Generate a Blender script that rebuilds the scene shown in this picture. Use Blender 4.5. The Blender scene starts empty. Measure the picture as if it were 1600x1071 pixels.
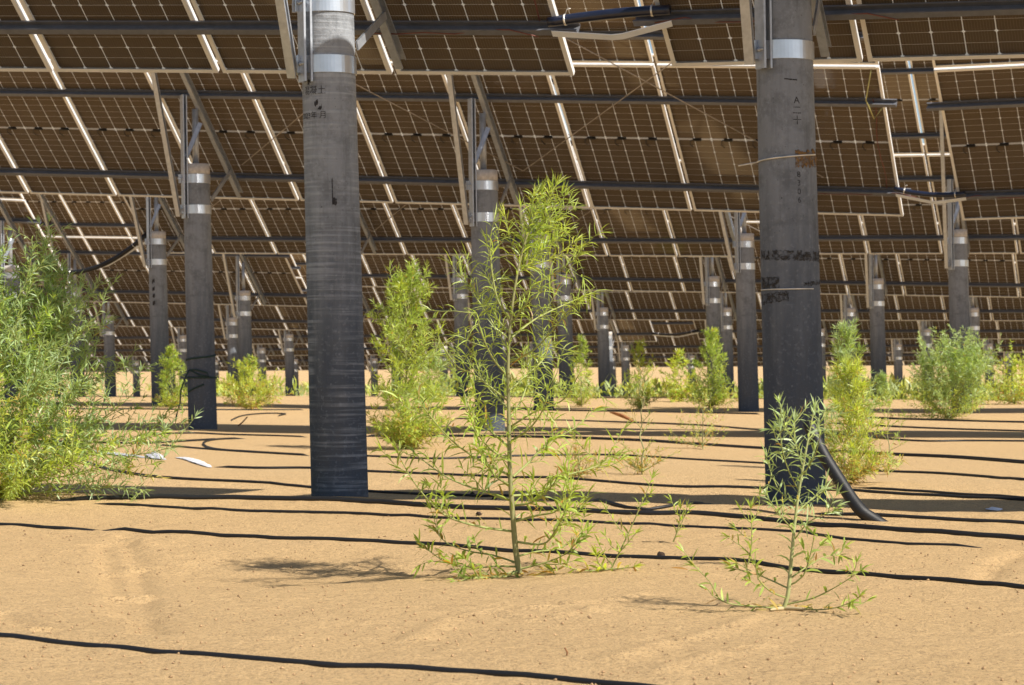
import bpy, math, random
from mathutils import Vector, Matrix, noise
R_ = math.radians
sc = bpy.context.scene
COL = sc.collection
F = 4000.0          # focal length in photo pixels
HOR = 558.0         # horizon line of the photo
CH = 0.80           # camera height
RD = Vector((0.950, -0.312, 0)); RD.normalize()      # direction of the rows
FD = Vector((-RD.y, RD.x, 0))                        # horizontal, away from camera, across the rows
TILT = R_(37.6)
PW, PL, PITCH, GAPY = 1.124, 2.274, 1.158, 2.310

# ------------------------------------------------------------------ helpers
def smooth(a, b, x):
    t = max(0.0, min(1.0, (x-a)/(b-a))); return t*t*(3-2*t)
FEET = [(-0.955, 14.2), (1.475, 13.28), (-3.37, 27.9), (-0.24, 26.9)]
MARKS = []   # (points, width, height) soft ridges and grooves in the sand
def seg_d(x, y, a, b):
    ax, ay = a; bx, by = b
    dx, dy = bx-ax, by-ay; L = dx*dx+dy*dy
    t = 0 if L == 0 else max(0, min(1, ((x-ax)*dx+(y-ay)*dy)/L))
    return math.hypot(x-ax-t*dx, y-ay-t*dy)
def terrain(x, y, fine=True):
    q = x*FD.x + y*FD.y
    z = -1.15*smooth(42, 104, q) + 1.75*smooth(112, 270, q)
    z += 0.012*math.sin(x*1.1+0.6*y)*math.cos(y*0.55-0.3*x)*smooth(4, 9, y)
    if 11 < q < 17:      # low berm and trench, added to hide the nearest tables' wide shade strip
        z += 0.045*math.exp(-((q-12.62)/0.45)**2)-0.085*smooth(13.05, 13.8, q)*(1-smooth(15.1, 16.0, q))
    for a_, b_ in FEET:
        d2 = (x-a_)**2+(y-b_)**2
        if d2 < 1.0: z += 0.022*math.exp(-d2/0.085)
    if y > 20: z += 0.05*smooth(20, 45, y)*math.sin(x*0.21+1.3)*math.sin(y*0.13)
    # hollow to the left of the middle plant, added so its shadow lies lower
    z -= 0.055*math.exp(-((x+1.0)/0.75)**2-((y-9.75)/0.75)**2)
    if fine and y < 17 and abs(x) < 4.5:
        z += 0.010*noise.noise(Vector((x*1.7, y*1.7, 0.3)))
        z += 0.0060*noise.noise(Vector((x*5.0, y*5.0, 4.3)))
        if y < 13.5:
            rp = 0.5+0.5*noise.noise(Vector((x*0.9, y*0.9, 9.1)))
            z += 0.0035*noise.noise(Vector((x*13.0, y*11.0, 1.3)))*(0.4+rp)
            z += 0.0026*max(0.0, rp-0.35)*math.sin(34*(y*0.8+x*0.35)+3*noise.noise(Vector((x*2, y*2, 0))))
        for pts, w, h in MARKS:
            for a, b in zip(pts[:-1], pts[1:]):
                d = seg_d(x, y, a, b)
                if d < 3*w:
                    z += h*math.exp(-(d/w)**2); break
    return z
def ground_at(px, py):
    u = (px-800)/F; v = (HOR-py)/F
    Y = 4.0; prev = Y
    while Y < 400:
        if CH+v*Y <= terrain(u*Y, Y, False):
            lo, hi = prev, Y
            for _ in range(24):
                m = (lo+hi)/2
                if CH+v*m <= terrain(u*m, m, False): hi = m
                else: lo = m
            Y = hi; break
        prev = Y; Y *= 1.01
    return Vector((u*Y, Y, terrain(u*Y, Y, False)))
def at(px, py, Y):
    return Vector(((px-800)/F*Y, Y, CH+(HOR-py)/F*Y))

def tag(o, label=None, cat=None, group=None, kind=None):
    if label: o['label'] = label
    if cat: o['category'] = cat
    if group: o['group'] = group
    if kind: o['kind'] = kind
    return o
def empty(name, m=None):
    o = bpy.data.objects.new(name, None); COL.objects.link(o)
    o.empty_display_size = 0.2
    if m is not None: o.matrix_world = m
    return o
class MB:
    def __init__(s): s.v = []; s.f = []; s.mi = []; s.sm = []; s.c = []
    def add(s, vs, fs, mi=0, smooth=False, col=None):
        b = len(s.v); s.v += [tuple(v) for v in vs]
        for f in fs: s.f.append(tuple(i+b for i in f)); s.mi.append(mi); s.sm.append(smooth)
        if col is not None: s.c += [col]*len(vs)
    def box(s, lo, hi, mi=0, M=None):
        x0, y0, z0 = lo; x1, y1, z1 = hi
        vs = [Vector(p) for p in ((x0,y0,z0),(x1,y0,z0),(x1,y1,z0),(x0,y1,z0),(x0,y0,z1),(x1,y0,z1),(x1,y1,z1),(x0,y1,z1))]
        if M: vs = [M @ v for v in vs]
        s.add(vs, [(0,3,2,1),(4,5,6,7),(0,1,5,4),(1,2,6,5),(2,3,7,6),(3,0,4,7)], mi)
    def prism(s, prof, a, b, xax, mi=0, caps=True):
        """extrude a 2-D outline (u,w) from a to b; xax is the u direction"""
        d = (b-a).normalized(); x = (xax - d*xax.dot(d)).normalized(); w = d.cross(x)
        n = len(prof)
        vs = [a+x*p[0]+w*p[1] for p in prof]+[b+x*p[0]+w*p[1] for p in prof]
        fs = [(i, (i+1) % n, n+(i+1) % n, n+i) for i in range(n)]
        if caps: fs += [tuple(range(n-1, -1, -1)), tuple(range(n, 2*n))]
        s.add(vs, fs, mi)
    def tube(s, pts, rad, n=8, mi=0, col=None, caps=True):
        pts = [Vector(p) for p in pts]
        if not hasattr(rad, '__len__'): rad = [rad]*len(pts)
        rings = []; ref = Vector((0.13, 0.21, 0.97))
        for i, p in enumerate(pts):
            d = (pts[min(i+1, len(pts)-1)]-pts[max(i-1, 0)])
            if d.length < 1e-9: d = Vector((0,0,1))
            d.normalize()
            if abs(d.dot(ref)) > 0.97: ref = Vector((0.95, 0.2, 0.1))
            x = (ref-d*ref.dot(d)).normalized(); w = d.cross(x)
            rings.append([p+(x*math.cos(2*math.pi*k/n)+w*math.sin(2*math.pi*k/n))*rad[i] for k in range(n)])
        vs = [v for r in rings for v in r]; fs = []
        for i in range(len(pts)-1):
            for k in range(n):
                fs.append((i*n+k, i*n+(k+1) % n, (i+1)*n+(k+1) % n, (i+1)*n+k))
        if caps: fs += [tuple(range(n-1, -1, -1)), tuple((len(pts)-1)*n+k for k in range(n))]
        s.add(vs, fs, mi, True, col)
    def mesh(s, name, mats):
        me = bpy.data.meshes.new(name); me.from_pydata(s.v, [], s.f)
        for m in mats: me.materials.append(m)
        me.polygons.foreach_set('material_index', s.mi)
        me.polygons.foreach_set('use_smooth', s.sm)
        if s.c:
            a = me.color_attributes.new('tint', 'FLOAT_COLOR', 'POINT')
            a.data.foreach_set('color', [x for c in s.c for x in (c[0], c[1], c[2], 1)])
        me.update(); return me
    def build(s, name, mats, parent=None, M=None):
        if not isinstance(mats, (list, tuple)): mats = [mats]
        return link(name, s.mesh(name, mats), parent, M)
def link(name, me, parent=None, M=None):
    o = bpy.data.objects.new(name, me); COL.objects.link(o)
    if parent: o.parent = parent
    if M is not None: o.matrix_local = M
    return o

# ------------------------------------------------------------------ materials
def mat(name):
    m = bpy.data.materials.new(name); m.use_nodes = True
    nt = m.node_tree; return m, nt, nt.nodes['Principled BSDF']
class NT:
    def __init__(s, nt): s.nt = nt
    def n(s, t, **kw):
        x = s.nt.nodes.new(t)
        for k, v in kw.items():
            if k.startswith('i_'):
                key = k[2:]; key = int(key) if key.isdigit() else key.replace('_', ' ')
                x.inputs[key].default_value = v
            else: setattr(x, k, v)
        return x
    def l(s, a, b): s.nt.links.new(a, b)
    def math(s, op, a, b=None, c=None):
        x = s.n('ShaderNodeMath', operation=op)
        for i, v in enumerate((a, b, c)):
            if v is None: continue
            if isinstance(v, (int, float)): x.inputs[i].default_value = v
            else: s.l(v, x.inputs[i])
        return x.outputs[0]
    def ramp(s, fac, stops):
        r = s.n('ShaderNodeValToRGB'); e = r.color_ramp.elements
        while len(e) < len(stops): e.new(0.5)
        for i, (p, c) in enumerate(stops):
            e[i].position = p; e[i].color = c if len(c) == 4 else (*c, 1)
        s.l(fac, r.inputs[0]); return r.outputs[0]
    def mix(s, fac, a, b, mode='MIX'):
        x = s.n('ShaderNodeMix', data_type='RGBA', blend_type=mode)
        for i, v in ((0, fac), (6, a), (7, b)):
            if isinstance(v, (int, float)): x.inputs[i].default_value = v
            elif isinstance(v, tuple): x.inputs[i].default_value = v if len(v) == 4 else (*v, 1)
            else: s.l(v, x.inputs[i])
        return x.outputs[2]
    def noise(s, co, scale, detail=4, rough=0.55):
        x = s.n('ShaderNodeTexNoise'); x.inputs['Scale'].default_value = scale
        x.inputs['Detail'].default_value = detail; x.inputs['Roughness'].default_value = rough
        if co is not None: s.l(co, x.inputs['Vector'])
        return x.outputs['Fac']
    def obj(s): return s.n('ShaderNodeTexCoord').outputs['Object']
    def scaled(s, co, v):
        x = s.n('ShaderNodeMapping'); x.inputs['Scale'].default_value = v; s.l(co, x.inputs['Vector']); return x.outputs[0]
    def bump(s, h, dist, strength=1.0):
        b = s.n('ShaderNodeBump'); b.inputs['Strength'].default_value = strength; b.inputs['Distance'].default_value = dist
        s.l(h, b.inputs['Height']); return b.outputs[0]

def sand_mat():
    m, nt, b = mat('sand'); k = NT(nt); co = k.obj()
    big = k.noise(co, 0.6, 4); mid = k.noise(co, 9, 6, 0.65); fin = k.noise(co, 85, 5, 0.8)
    grain = k.noise(co, 230, 3, 0.7)
    c = k.mix(big, (0.60, 0.400, 0.188), (0.72, 0.490, 0.248))
    c = k.mix(k.ramp(mid, [(0.30, (0, 0, 0)), (0.75, (1, 1, 1))]), k.mix(0.5, c, (0.54, 0.355, 0.172)), c)
    specks = k.ramp(fin, [(0.38, (1, 1, 1)), (0.50, (0, 0, 0))])
    c = k.mix(k.math('MULTIPLY', specks, 0.85), c, (0.21, 0.135, 0.072))
    mott = k.ramp(k.noise(co, 34, 5, 0.75), [(0.36, (1, 1, 1)), (0.54, (0, 0, 0))])
    c = k.mix(k.math('MULTIPLY', mott, 0.42), c, (0.36, 0.235, 0.115))
    pale = k.ramp(grain, [(0.54, (0, 0, 0)), (0.68, (1, 1, 1))])
    c = k.mix(k.math('MULTIPLY', pale, 0.75), c, (0.80, 0.60, 0.36))
    k.l(c, b.inputs['Base Color']); b.inputs['Roughness'].default_value = 0.95
    b.inputs['Specular IOR Level'].default_value = 0.15
    h = k.math('ADD', k.math('MULTIPLY', mid, 0.9), k.math('MULTIPLY', fin, 0.35))
    h = k.math('ADD', h, k.math('MULTIPLY', grain, 0.12))
    k.l(k.bump(h, 0.030, 1.0), b.inputs['Normal'])
    return m
def simple(name, col, rough=0.6, metal=0.0, spec=0.5, nscale=None, var=0.25, bump=0.0):
    m, nt, b = mat(name); k = NT(nt)
    b.inputs['Roughness'].default_value = rough; b.inputs['Metallic'].default_value = metal
    b.inputs['Specular IOR Level'].default_value = spec
    co = k.obj(); nz = k.noise(co, nscale or 14, 5, 0.6)
    lo = tuple(c*(1-var) for c in col); hi = tuple(min(1, c*(1+var)) for c in col)
    k.l(k.mix(k.ramp(nz, [(0.3, (0, 0, 0)), (0.7, (1, 1, 1))]), lo, hi), b.inputs['Base Color'])
    if bump: k.l(k.bump(nz, bump, 0.5), b.inputs['Normal'])
    return m
def concrete_mat(name, top, low, ribs):
    m, nt, b = mat(name); k = NT(nt); co = k.obj()
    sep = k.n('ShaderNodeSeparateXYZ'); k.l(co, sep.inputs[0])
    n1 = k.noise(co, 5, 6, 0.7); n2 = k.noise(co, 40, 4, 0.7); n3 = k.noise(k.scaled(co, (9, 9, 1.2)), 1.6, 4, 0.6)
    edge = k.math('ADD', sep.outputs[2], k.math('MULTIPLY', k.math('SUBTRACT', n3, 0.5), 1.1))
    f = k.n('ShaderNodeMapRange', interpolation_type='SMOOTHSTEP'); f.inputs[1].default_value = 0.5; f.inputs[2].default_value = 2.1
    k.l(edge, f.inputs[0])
    c = k.mix(f.outputs[0], low, top)  # pole foot coloured darker and bluer, imitating shade
    st = k.ramp(n1, [(0.36, (1, 1, 1)), (0.50, (0, 0, 0))])
    c = k.mix(k.math('MULTIPLY', st, 0.5), c, tuple(x*0.35 for x in top))
    li = k.ramp(n2, [(0.55, (0, 0, 0)), (0.75, (1, 1, 1))])
    c = k.mix(k.math('MULTIPLY', li, 0.32), c, tuple(min(1, x*1.6) for x in top))
    h = k.math('ADD', k.math('MULTIPLY', n2, 0.5), n1)
    if ribs:
        rb = k.noise(k.scaled(co, (1.6, 1.6, 52)), 1.0, 3, 0.6)
        lines = k.ramp(rb, [(0.50, (0, 0, 0)), (0.62, (1, 1, 1))])
        pat = k.ramp(k.noise(k.scaled(co, (5, 5, 1.5)), 1.0, 2), [(0.36, (0, 0, 0)), (0.55, (1, 1, 1))])
        lf = k.math('MULTIPLY', lines, pat)
        c = k.mix(k.math('MULTIPLY', lf, 0.34), c, tuple(min(1, x*1.9) for x in top))
        h = k.math('ADD', h, k.math('MULTIPLY', rb, 0.8))
    k.l(c, b.inputs['Base Color']); b.inputs['Roughness'].default_value = 0.8
    b.inputs['Specular IOR Level'].default_value = 0.3
    pits = k.ramp(k.noise(co, 75, 3, 0.6), [(0.27, (1, 1, 1)), (0.33, (0, 0, 0))])
    c2 = k.mix(k.math('MULTIPLY', pits, 0.8), c, tuple(x*0.15 for x in top))
    strk = k.ramp(k.noise(k.scaled(co, (16, 16, 1.1)), 1.3, 4, 0.7), [(0.52, (0, 0, 0)), (0.70, (1, 1, 1))])
    c2 = k.mix(k.math('MULTIPLY', strk, 0.40), c2, tuple(x*0.30 for x in top))
    k.l(c2, b.inputs['Base Color'])
    k.l(k.bump(h, 0.005, 0.9), b.inputs['Normal'])
    return m
def cell_mat():
    m, nt, b = mat('solar_cells'); k = NT(nt); co = k.obj()
    sep = k.n('ShaderNodeSeparateXYZ'); k.l(co, sep.inputs[0]); X, Y = sep.outputs[0], sep.outputs[1]
    def line(coord, off, pitch, w):   # 1 on a line of width w
        t = k.math('FRACT', k.math('DIVIDE', k.math('SUBTRACT', coord, off-w/2), pitch))
        return k.math('LESS_THAN', t, w/pitch)
    px = (PW-0.026)/6; py = 0.0925
    gx = line(X, 0.013, px, 0.0066)
    ym = k.math('ABSOLUTE', k.math('SUBTRACT', Y, PL/2))
    gy = line(ym, 0.0150, py, 0.0028)
    mid = k.math('MULTIPLY', k.math('LESS_THAN', ym, 0.0090), 0.7)
    # chamfered corners of the cells: small diamonds on every second crossing
    dx = k.math('ABSOLUTE', k.math('SUBTRACT', k.math('FRACT', k.math('ADD', k.math('DIVIDE', k.math('SUBTRACT', X, 0.013), px), 0.5)), 0.5))
    dy = k.math('ABSOLUTE', k.math('SUBTRACT', k.math('FRACT', k.math('ADD', k.math('DIVIDE', k.math('SUBTRACT', ym, 0.015), py*2), 0.5)), 0.5))
    dia = k.math('LESS_THAN', k.math('ADD', k.math('MULTIPLY', dx, px), k.math('MULTIPLY', dy, py*2)), 0.0140)
    bus = line(X, 0.013, px/11, 0.0013)
    clear = k.math('MAXIMUM', k.math('MAXIMUM', gx, dia), mid)
    clear = k.math('MAXIMUM', clear, k.math('MULTIPLY', gy, 0.75))
    nz = k.noise(co, 3.0, 3)
    oi = k.n('ShaderNodeObjectInfo')
    v = k.math('ADD', k.math('MULTIPLY', nz, 0.4), k.math('MULTIPLY', oi.outputs['Random'], 0.6))
    c = k.mix(v, (0.098, 0.074, 0.050), (0.135, 0.100, 0.066))
    c = k.mix(k.math('MULTIPLY', bus, 0.5), c, (0.30, 0.28, 0.25))
    k.l(c, b.inputs['Base Color']); b.inputs['Roughness'].default_value = 0.09; b.inputs['IOR'].default_value = 1.6
    tr = k.n('ShaderNodeBsdfTranslucent'); tr.inputs[0].default_value = (0.95, 0.95, 0.92, 1)
    df = k.n('ShaderNodeBsdfDiffuse'); df.inputs[0].default_value = (0.80, 0.79, 0.76, 1)
    mx = k.n('ShaderNodeMixShader'); mx.inputs[0].default_value = 0.5
    k.l(df.outputs[0], mx.inputs[1]); k.l(tr.outputs[0], mx.inputs[2])
    fm = k.n('ShaderNodeMixShader'); k.l(clear, fm.inputs[0]); k.l(b.outputs[0], fm.inputs[1]); k.l(mx.outputs[0], fm.inputs[2])
    k.l(fm.outputs[0], nt.nodes['Material Output'].inputs[0])
    return m
def leaf_mat(name, rough=0.42, trans=0.50):
    m, nt, b = mat(name); k = NT(nt)
    a = k.n('ShaderNodeAttribute', attribute_name='tint')
    k.l(a.outputs['Color'], b.inputs['Base Color']); b.inputs['Roughness'].default_value = rough
    b.inputs['Specular IOR Level'].default_value = 0.55
    tr = k.n('ShaderNodeBsdfTranslucent')
    k.l(k.mix(1.0, a.outputs['Color'], (1.35, 1.30, 0.55), 'MULTIPLY'), tr.inputs[0])
    mx = k.n('ShaderNodeMixShader'); mx.inputs[0].default_value = trans
    k.l(b.outputs[0], mx.inputs[1]); k.l(tr.outputs[0], mx.inputs[2])
    k.l(mx.outputs[0], nt.nodes['Material Output'].inputs[0])
    return m

SAND = sand_mat()
CELL = cell_mat()
FRAME = simple('frame_aluminium', (0.82, 0.81, 0.79), 0.38, 0.10, 0.5, 6, 0.06)
STEEL = simple('galvanised_steel', (0.42, 0.45, 0.50), 0.42, 0.45, 0.5, 22, 0.16)
PURL = simple('purlin_steel', (0.16, 0.165, 0.185), 0.5, 0.15, 0.5, 18, 0.15)
BAND = simple('bright_band_steel', (0.70, 0.74, 0.80), 0.30, 0.75, 0.5, 12, 0.08)
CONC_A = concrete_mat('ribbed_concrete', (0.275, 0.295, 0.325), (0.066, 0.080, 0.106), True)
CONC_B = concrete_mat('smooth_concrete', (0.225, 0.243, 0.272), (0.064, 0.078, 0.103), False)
CAP = simple('pale_concrete', (0.50, 0.47, 0.44), 0.85, 0, 0.3, 30, 0.2)
BLACK = simple('black_rubber', (0.012, 0.012, 0.013), 0.5, 0, 0.4, 300, 0.5, 0.002)
JB = simple('black_plastic', (0.012, 0.012, 0.013), 0.45)
CONDUIT = simple('navy_conduit', (0.012, 0.016, 0.035), 0.28)
WHITE = simple('white_plastic_film', (0.78, 0.78, 0.80), 0.35, 0, 0.5, 60, 0.15, 0.004)
GREYFILM = simple('greyish_plastic_film', (0.52, 0.52, 0.55), 0.35, 0, 0.5, 40, 0.4, 0.004)
STRAP = simple('pale_zinc_strap', (0.80, 0.84, 0.90), 0.35, 0.15, 0.6, 10, 0.05)
WIRE = simple('bright_wire', (0.75, 0.72, 0.66), 0.35, 0.6)
ROD = simple('tie_rod_steel', (0.38, 0.34, 0.30), 0.5, 0.4)


STRING = simple('dark_green_twine', (0.012, 0.035, 0.032), 0.8)
CABLE = simple('rust_red_cable', (0.16, 0.05, 0.035), 0.5)
def worn(name, col, scale, lo, hi):
    m = simple(name, col, 0.9, 0, 0.2, 60, 0.5); nt = m.node_tree; k = NT(nt)
    tr = k.n('ShaderNodeBsdfTransparent'); mx = k.n('ShaderNodeMixShader')
    k.l(k.ramp(k.noise(k.obj(), scale, 5, 0.75), [(lo, (0, 0, 0)), (hi, (1, 1, 1))]), mx.inputs[0])
    k.l(tr.outputs[0], mx.inputs[1]); k.l(nt.nodes['Principled BSDF'].outputs[0], mx.inputs[2])
    k.l(mx.outputs[0], nt.nodes['Material Output'].inputs[0]); return m
INK = worn('faded_black_ink', (0.04, 0.038, 0.04), 70, 0.30, 0.50)
RUST = worn('rusty_tape_residue', (0.20, 0.115, 0.045), 38, 0.40, 0.56)
TAPE = worn('dark_tape_residue', (0.050, 0.047, 0.045), 38, 0.42, 0.60)
DRY = simple('dry_brown_leaf', (0.26, 0.12, 0.05), 0.8, 0, 0.2, 30, 0.35)
LEAF = leaf_mat('leaf')
BARK = leaf_mat('stem', 0.7, 0.05)

# ------------------------------------------------------------------ world, sun, camera
w = bpy.data.worlds.new('World'); sc.world = w; w.use_nodes = True
bg = w.node_tree.nodes['Background']
sky = w.node_tree.nodes.new('ShaderNodeTexSky'); sky.sky_type = 'NISHITA'; sky.sun_disc = False
SUN = Vector((0.80, -0.62, 1.02)).normalized()
el = math.asin(SUN.z); sky.sun_elevation = el; sky.sun_rotation = math.atan2(SUN.x, SUN.y)
sky.altitude = 900; sky.dust_density = 1.4
w.node_tree.links.new(sky.outputs[0], bg.inputs[0]); bg.inputs[1].default_value = 0.075
sun = bpy.data.lights.new('sun', 'SUN'); sun.energy = 5.0; sun.angle = R_(0.5); sun.color = (1.0, 0.94, 0.84)
so = bpy.data.objects.new('sun', sun); COL.objects.link(so)
so.rotation_euler = SUN.to_track_quat('Z', 'Y').to_euler(); so.location = SUN*60
cam = bpy.data.cameras.new('camera'); co = bpy.data.objects.new('camera', cam); COL.objects.link(co)
cam.sensor_width = 36; cam.lens = F/1600*36; cam.shift_y = (HOR-535.5)/1600
co.location = (0, 0, CH); co.rotation_euler = (R_(90), 0, 0)
cam.clip_end = 3000; cam.dof.use_dof = True; cam.dof.focus_distance = 10.6; cam.dof.aperture_fstop = 13
sc.camera = co
sc.view_settings.view_transform = 'Standard'; sc.view_settings.look = 'None'
sc.view_settings.exposure = 0.56; sc.view_settings.gamma = 1
sc.cycles.max_bounces = 10; sc.cycles.diffuse_bounces = 5; sc.cycles.transparent_max_bounces = 8

# ------------------------------------------------------------------ ground
def gp(px, py):
    p = ground_at(px, py); return (p.x, p.y)
MARKS += [
 ([gp(640, 1000), gp(700, 970), gp(770, 955), gp(850, 952), gp(930, 942), gp(1010, 928)], 0.035, 0.013),
 ([gp(780, 960), gp(830, 972), gp(900, 962), gp(960, 948)], 0.03, 0.011),
 ([gp(960, 1030), gp(1040, 1005), gp(1130, 985), gp(1180, 965)], 0.035, 0.012),
 ([gp(1030, 1050), gp(1120, 1022), gp(1200, 1008)], 0.035, 0.012),
 ([gp(165, 850), gp(172, 890), gp(185, 930), gp(195, 960)], 0.045, -0.020),
 ([gp(190, 838), gp(215, 880), gp(222, 930), gp(235, 990)], 0.045, -0.020),
 ([gp(152, 833), gp(205, 844), gp(230, 852)], 0.05, 0.016),
 ([gp(1600, 862), gp(1555, 880), gp(1540, 905)], 0.045, -0.020),
 ([gp(0, 955), gp(40, 975), gp(75, 985)], 0.045, -0.016)]
def build_ground():
    ys = []; y = -12.0
    while y < 5.4: ys.append(y); y += 0.8
    y = 5.6
    while y < 420: ys.append(y); y += max(0.020, 0.0028*y) if y < 17 else 0.010*y
    ys += [500, 700, 1100, 1800]
    xs = [0.0]; x = 0.0
    while x < 900: x += 0.022 if x < 2.1 else min(60, 0.022+(x-2.1)*0.06); xs.append(x)
    xs = sorted(set([-a for a in xs]+xs))
    nx = len(xs); vs = []
    for yy in ys:
        for xx in xs: vs.append((xx, yy, terrain(xx, yy)))
    fs = [(j*nx+i, j*nx+i+1, (j+1)*nx+i+1, (j+1)*nx+i) for j in range(len(ys)-1) for i in range(nx-1)]
    me = bpy.data.meshes.new('sand_ground'); me.from_pydata(vs, [], fs); me.materials.append(SAND)
    me.polygons.foreach_set('use_smooth', [True]*len(fs)); me.update()
    tag(link('sand_ground', me), kind='structure')
build_ground()

# ------------------------------------------------------------------ solar tables
def panel_mesh():
    b = MB(); b.box((0.006, 0.006, 0.0), (PW-0.006, PL-0.006, 0.007)); return b.mesh('solar_panel', [CELL])
def frame_mesh():
    b = MB(); t = 0.0055; f = 0.028; d = 0.034
    T = -0.0015                              # local z points down, away from the sun
    b.box((0, 0, T), (t, PL, d)); b.box((PW-t, 0, T), (PW, PL, d))
    b.box((t, 0, T), (PW-t, t, d)); b.box((t, PL-t, T), (PW-t, PL, d))
    b.box((t, t, d-0.002), (f, PL-t, d)); b.box((PW-f, t, d-0.002), (PW-t, PL-t, d))
    b.box((f, t, d-0.002), (PW-f, f, d)); b.box((f, PL-f, d-0.002), (PW-f, PL-t, d))
    return b.mesh('panel_frame', [FRAME])
def jbox_mesh():
    b = MB(); b.box((-0.045, -0.016, 0.0075), (0.045, 0.016, 0.022)); b.box((-0.03, -0.011, 0.022), (0.03, 0.011, 0.027))
    b.tube([(-0.04, 0, 0.014), (-0.07, -0.01, 0.02), (-0.085, -0.06, 0.026), (-0.06, -0.12, 0.018)], 0.004, 5)
    return b.mesh('junction_box', [JB])
PANEL, FRM, JBX = panel_mesh(), frame_mesh(), jbox_mesh()
def c_prof(h, wd, t=0.004, lip=0.012):   # C channel, web along w at u=0, flanges towards +u
    return [(0, 0), (wd, 0), (wd, lip), (wd-t, lip), (wd-t, t), (t, t), (t, h-t), (wd-t, h-t), (wd-t, h-lip), (wd, h-lip), (wd, h), (0, h)]
PURLIN_S = (0.42, 1.78, GAPY+0.42, GAPY+1.78)
ZF = 0.034; PH = 0.078; RH = 0.085
TABLES = []
class Table:
    def __init__(s, row, q, ref, sec, c0, c1, label, near=False, boxes=True, gone=()):
        s.row, s.q = row, q
        def low(px, py):
            u = (px-800)/F; Y = q/(FD.y+u*FD.x); return at(px, py, Y)
        P0, P1 = low(*ref), low(*sec)
        if sec[0] < ref[0]: P0_, e1 = P0, (P0-P1)
        else: P0_, e1 = P0, (P1-P0)
        e1.normalize()
        up = (-FD*math.cos(TILT)+Vector((0, 0, math.sin(TILT))))
        e2 = (up-e1*up.dot(e1)).normalized(); n = e1.cross(e2)
        O = P0_+e1*(c0*PITCH)
        M = Matrix((e1, e2, n)).transposed().to_4x4(); M.translation = O
        s.M, s.Mi, s.e1, s.e2, s.n, s.O = M, M.inverted(), e1, e2, n, O
        s.nc = c1-c0; s.L = s.nc*PITCH-(PITCH-PW)
        s.root = empty('solar_table', M); tag(s.root, label, 'solar table', 'rows of tilted solar tables on concrete poles')
        for j in range(2):
            for i in range(s.nc):
                p = link('solar_panel', PANEL, s.root, Matrix.Translation((i*PITCH, j*GAPY, 0)))
                link('panel_frame', FRM, p)
                if boxes:
                    for k in range(3):
                        link('junction_box', JBX, p, Matrix.Translation((PW*(0.2+0.3*k), PL/2, 0)))
        for sg in PURLIN_S:
            b = MB(); a = Vector((-0.13, sg, ZF+0.001)); e = Vector((s.L+0.13, sg, ZF+0.001))
            b.prism(c_prof(PH, 0.042), a, e, Vector((0, 1, 0)))
            b.build('purlin', PURL, s.root)
        s.t0 = O.x*RD.x+O.y*RD.y
        TABLES.append(s)
    def lowz(s, t): return s.O.z+(t-s.t0)/math.hypot(s.e1.x, s.e1.y)*s.e1.z
    def local(s, P): return s.Mi @ P
def ncols(q, ref, pad=4.5):          # columns from ref to beyond the right border
    Y = q/(FD.y+0.2*FD.x); xr = 0.2*Y+pad
    u = (ref[0]-800)/F; Y0 = q/(FD.y+u*FD.x)
    return max(2, int(((xr-u*Y0)/RD.x)/PITCH)+1)
def lcols(q, ref, pad=1.5):
    Y = q/(FD.y-0.2*FD.x); xl = -0.2*Y-pad
    u = (ref[0]-800)/F; Y0 = q/(FD.y+u*FD.x)
    return max(2, int(((u*Y0-xl)/RD.x)/PITCH)+1)
PIT = 12.55
Q = [0, 14.60] + [27.1+PIT*i for i in range(0, 9)]
def TL(row, ref, sec, label, **kw):
    return Table(row, Q[row], ref, sec, -lcols(Q[row], ref), 0, label, **kw)
def TR(row, ref, sec, label, n=None, **kw):
    return Table(row, Q[row], ref, sec, 0, n or ncols(Q[row], ref), label, **kw)
TL(1, (907, 112), (0, 106), 'nearest solar table on the left, cut by the top of the picture')
TR(1, (1052, 98), (1600, 84), 'nearest solar table on the right, above the pole with the rusty tape patch', n=T1N if 'T1N' in globals() else None)
TL(2, (1417, 335), (52, 300), 'second-row solar table, widest one in view, seen behind the two nearest concrete poles')
TR(2, (1504, 341), (1600, 338), 'second-row solar table at the right edge, beyond the dark bridging conduit')
TL(3, (115, 447), (0, 440), 'third-row solar table sunk lowest at the left edge, behind the big green bush')
TR(3, (240, 394), (1080, 399), 'long third-row solar table starting right of the sagging black cable', n=9)
TR(3, (1245, 395.5), (1560, 394.5), 'third-row solar table at the right, above the bushes by the far right poles')
TL(4, (485, 478), (170, 471), 'fourth-row solar table on the left, lower than its neighbour behind the nearest left pole')
TR(4, (512, 446), (1380, 460), 'fourth-row solar table running from the nearest left pole to the right edge')
TL(5, (512, 516), (133, 508), 'fifth-row solar table at the left, below and behind the fourth row', boxes=False)
TR(5, (545, 498), (1400, 500), 'fifth-row solar table in the middle and right, thin brown strip', boxes=False)
TL(6, (1028, 533), (420, 537), 'sixth-row solar table left of the bright gap in the far rows', boxes=False)
TR(6, (1092, 529), (1400, 529), 'sixth-row solar table right of the bright gap in the far rows', boxes=False)
TL(7, (760, 553), (300, 556), 'seventh-row solar table on the left, far away and dark', boxes=False)
TR(7, (775, 552.5), (1200, 551), 'seventh-row solar table on the right, far away and dark', boxes=False)
TL(8, (620, 570), (400, 572), 'eighth-row solar table on the left, just above the distant sand', boxes=False)
TR(8, (632, 569), (1200, 565), 'eighth-row solar table on the right, just above the distant weeds', boxes=False)
TL(9, (900, 575), (400, 579), 'farthest visible solar table on the left, lowest dark strip above the sand', boxes=False)
TR(9, (912, 574), (1200, 572), 'farthest visible solar table on the right, lowest dark strip above the weeds', boxes=False)

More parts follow.
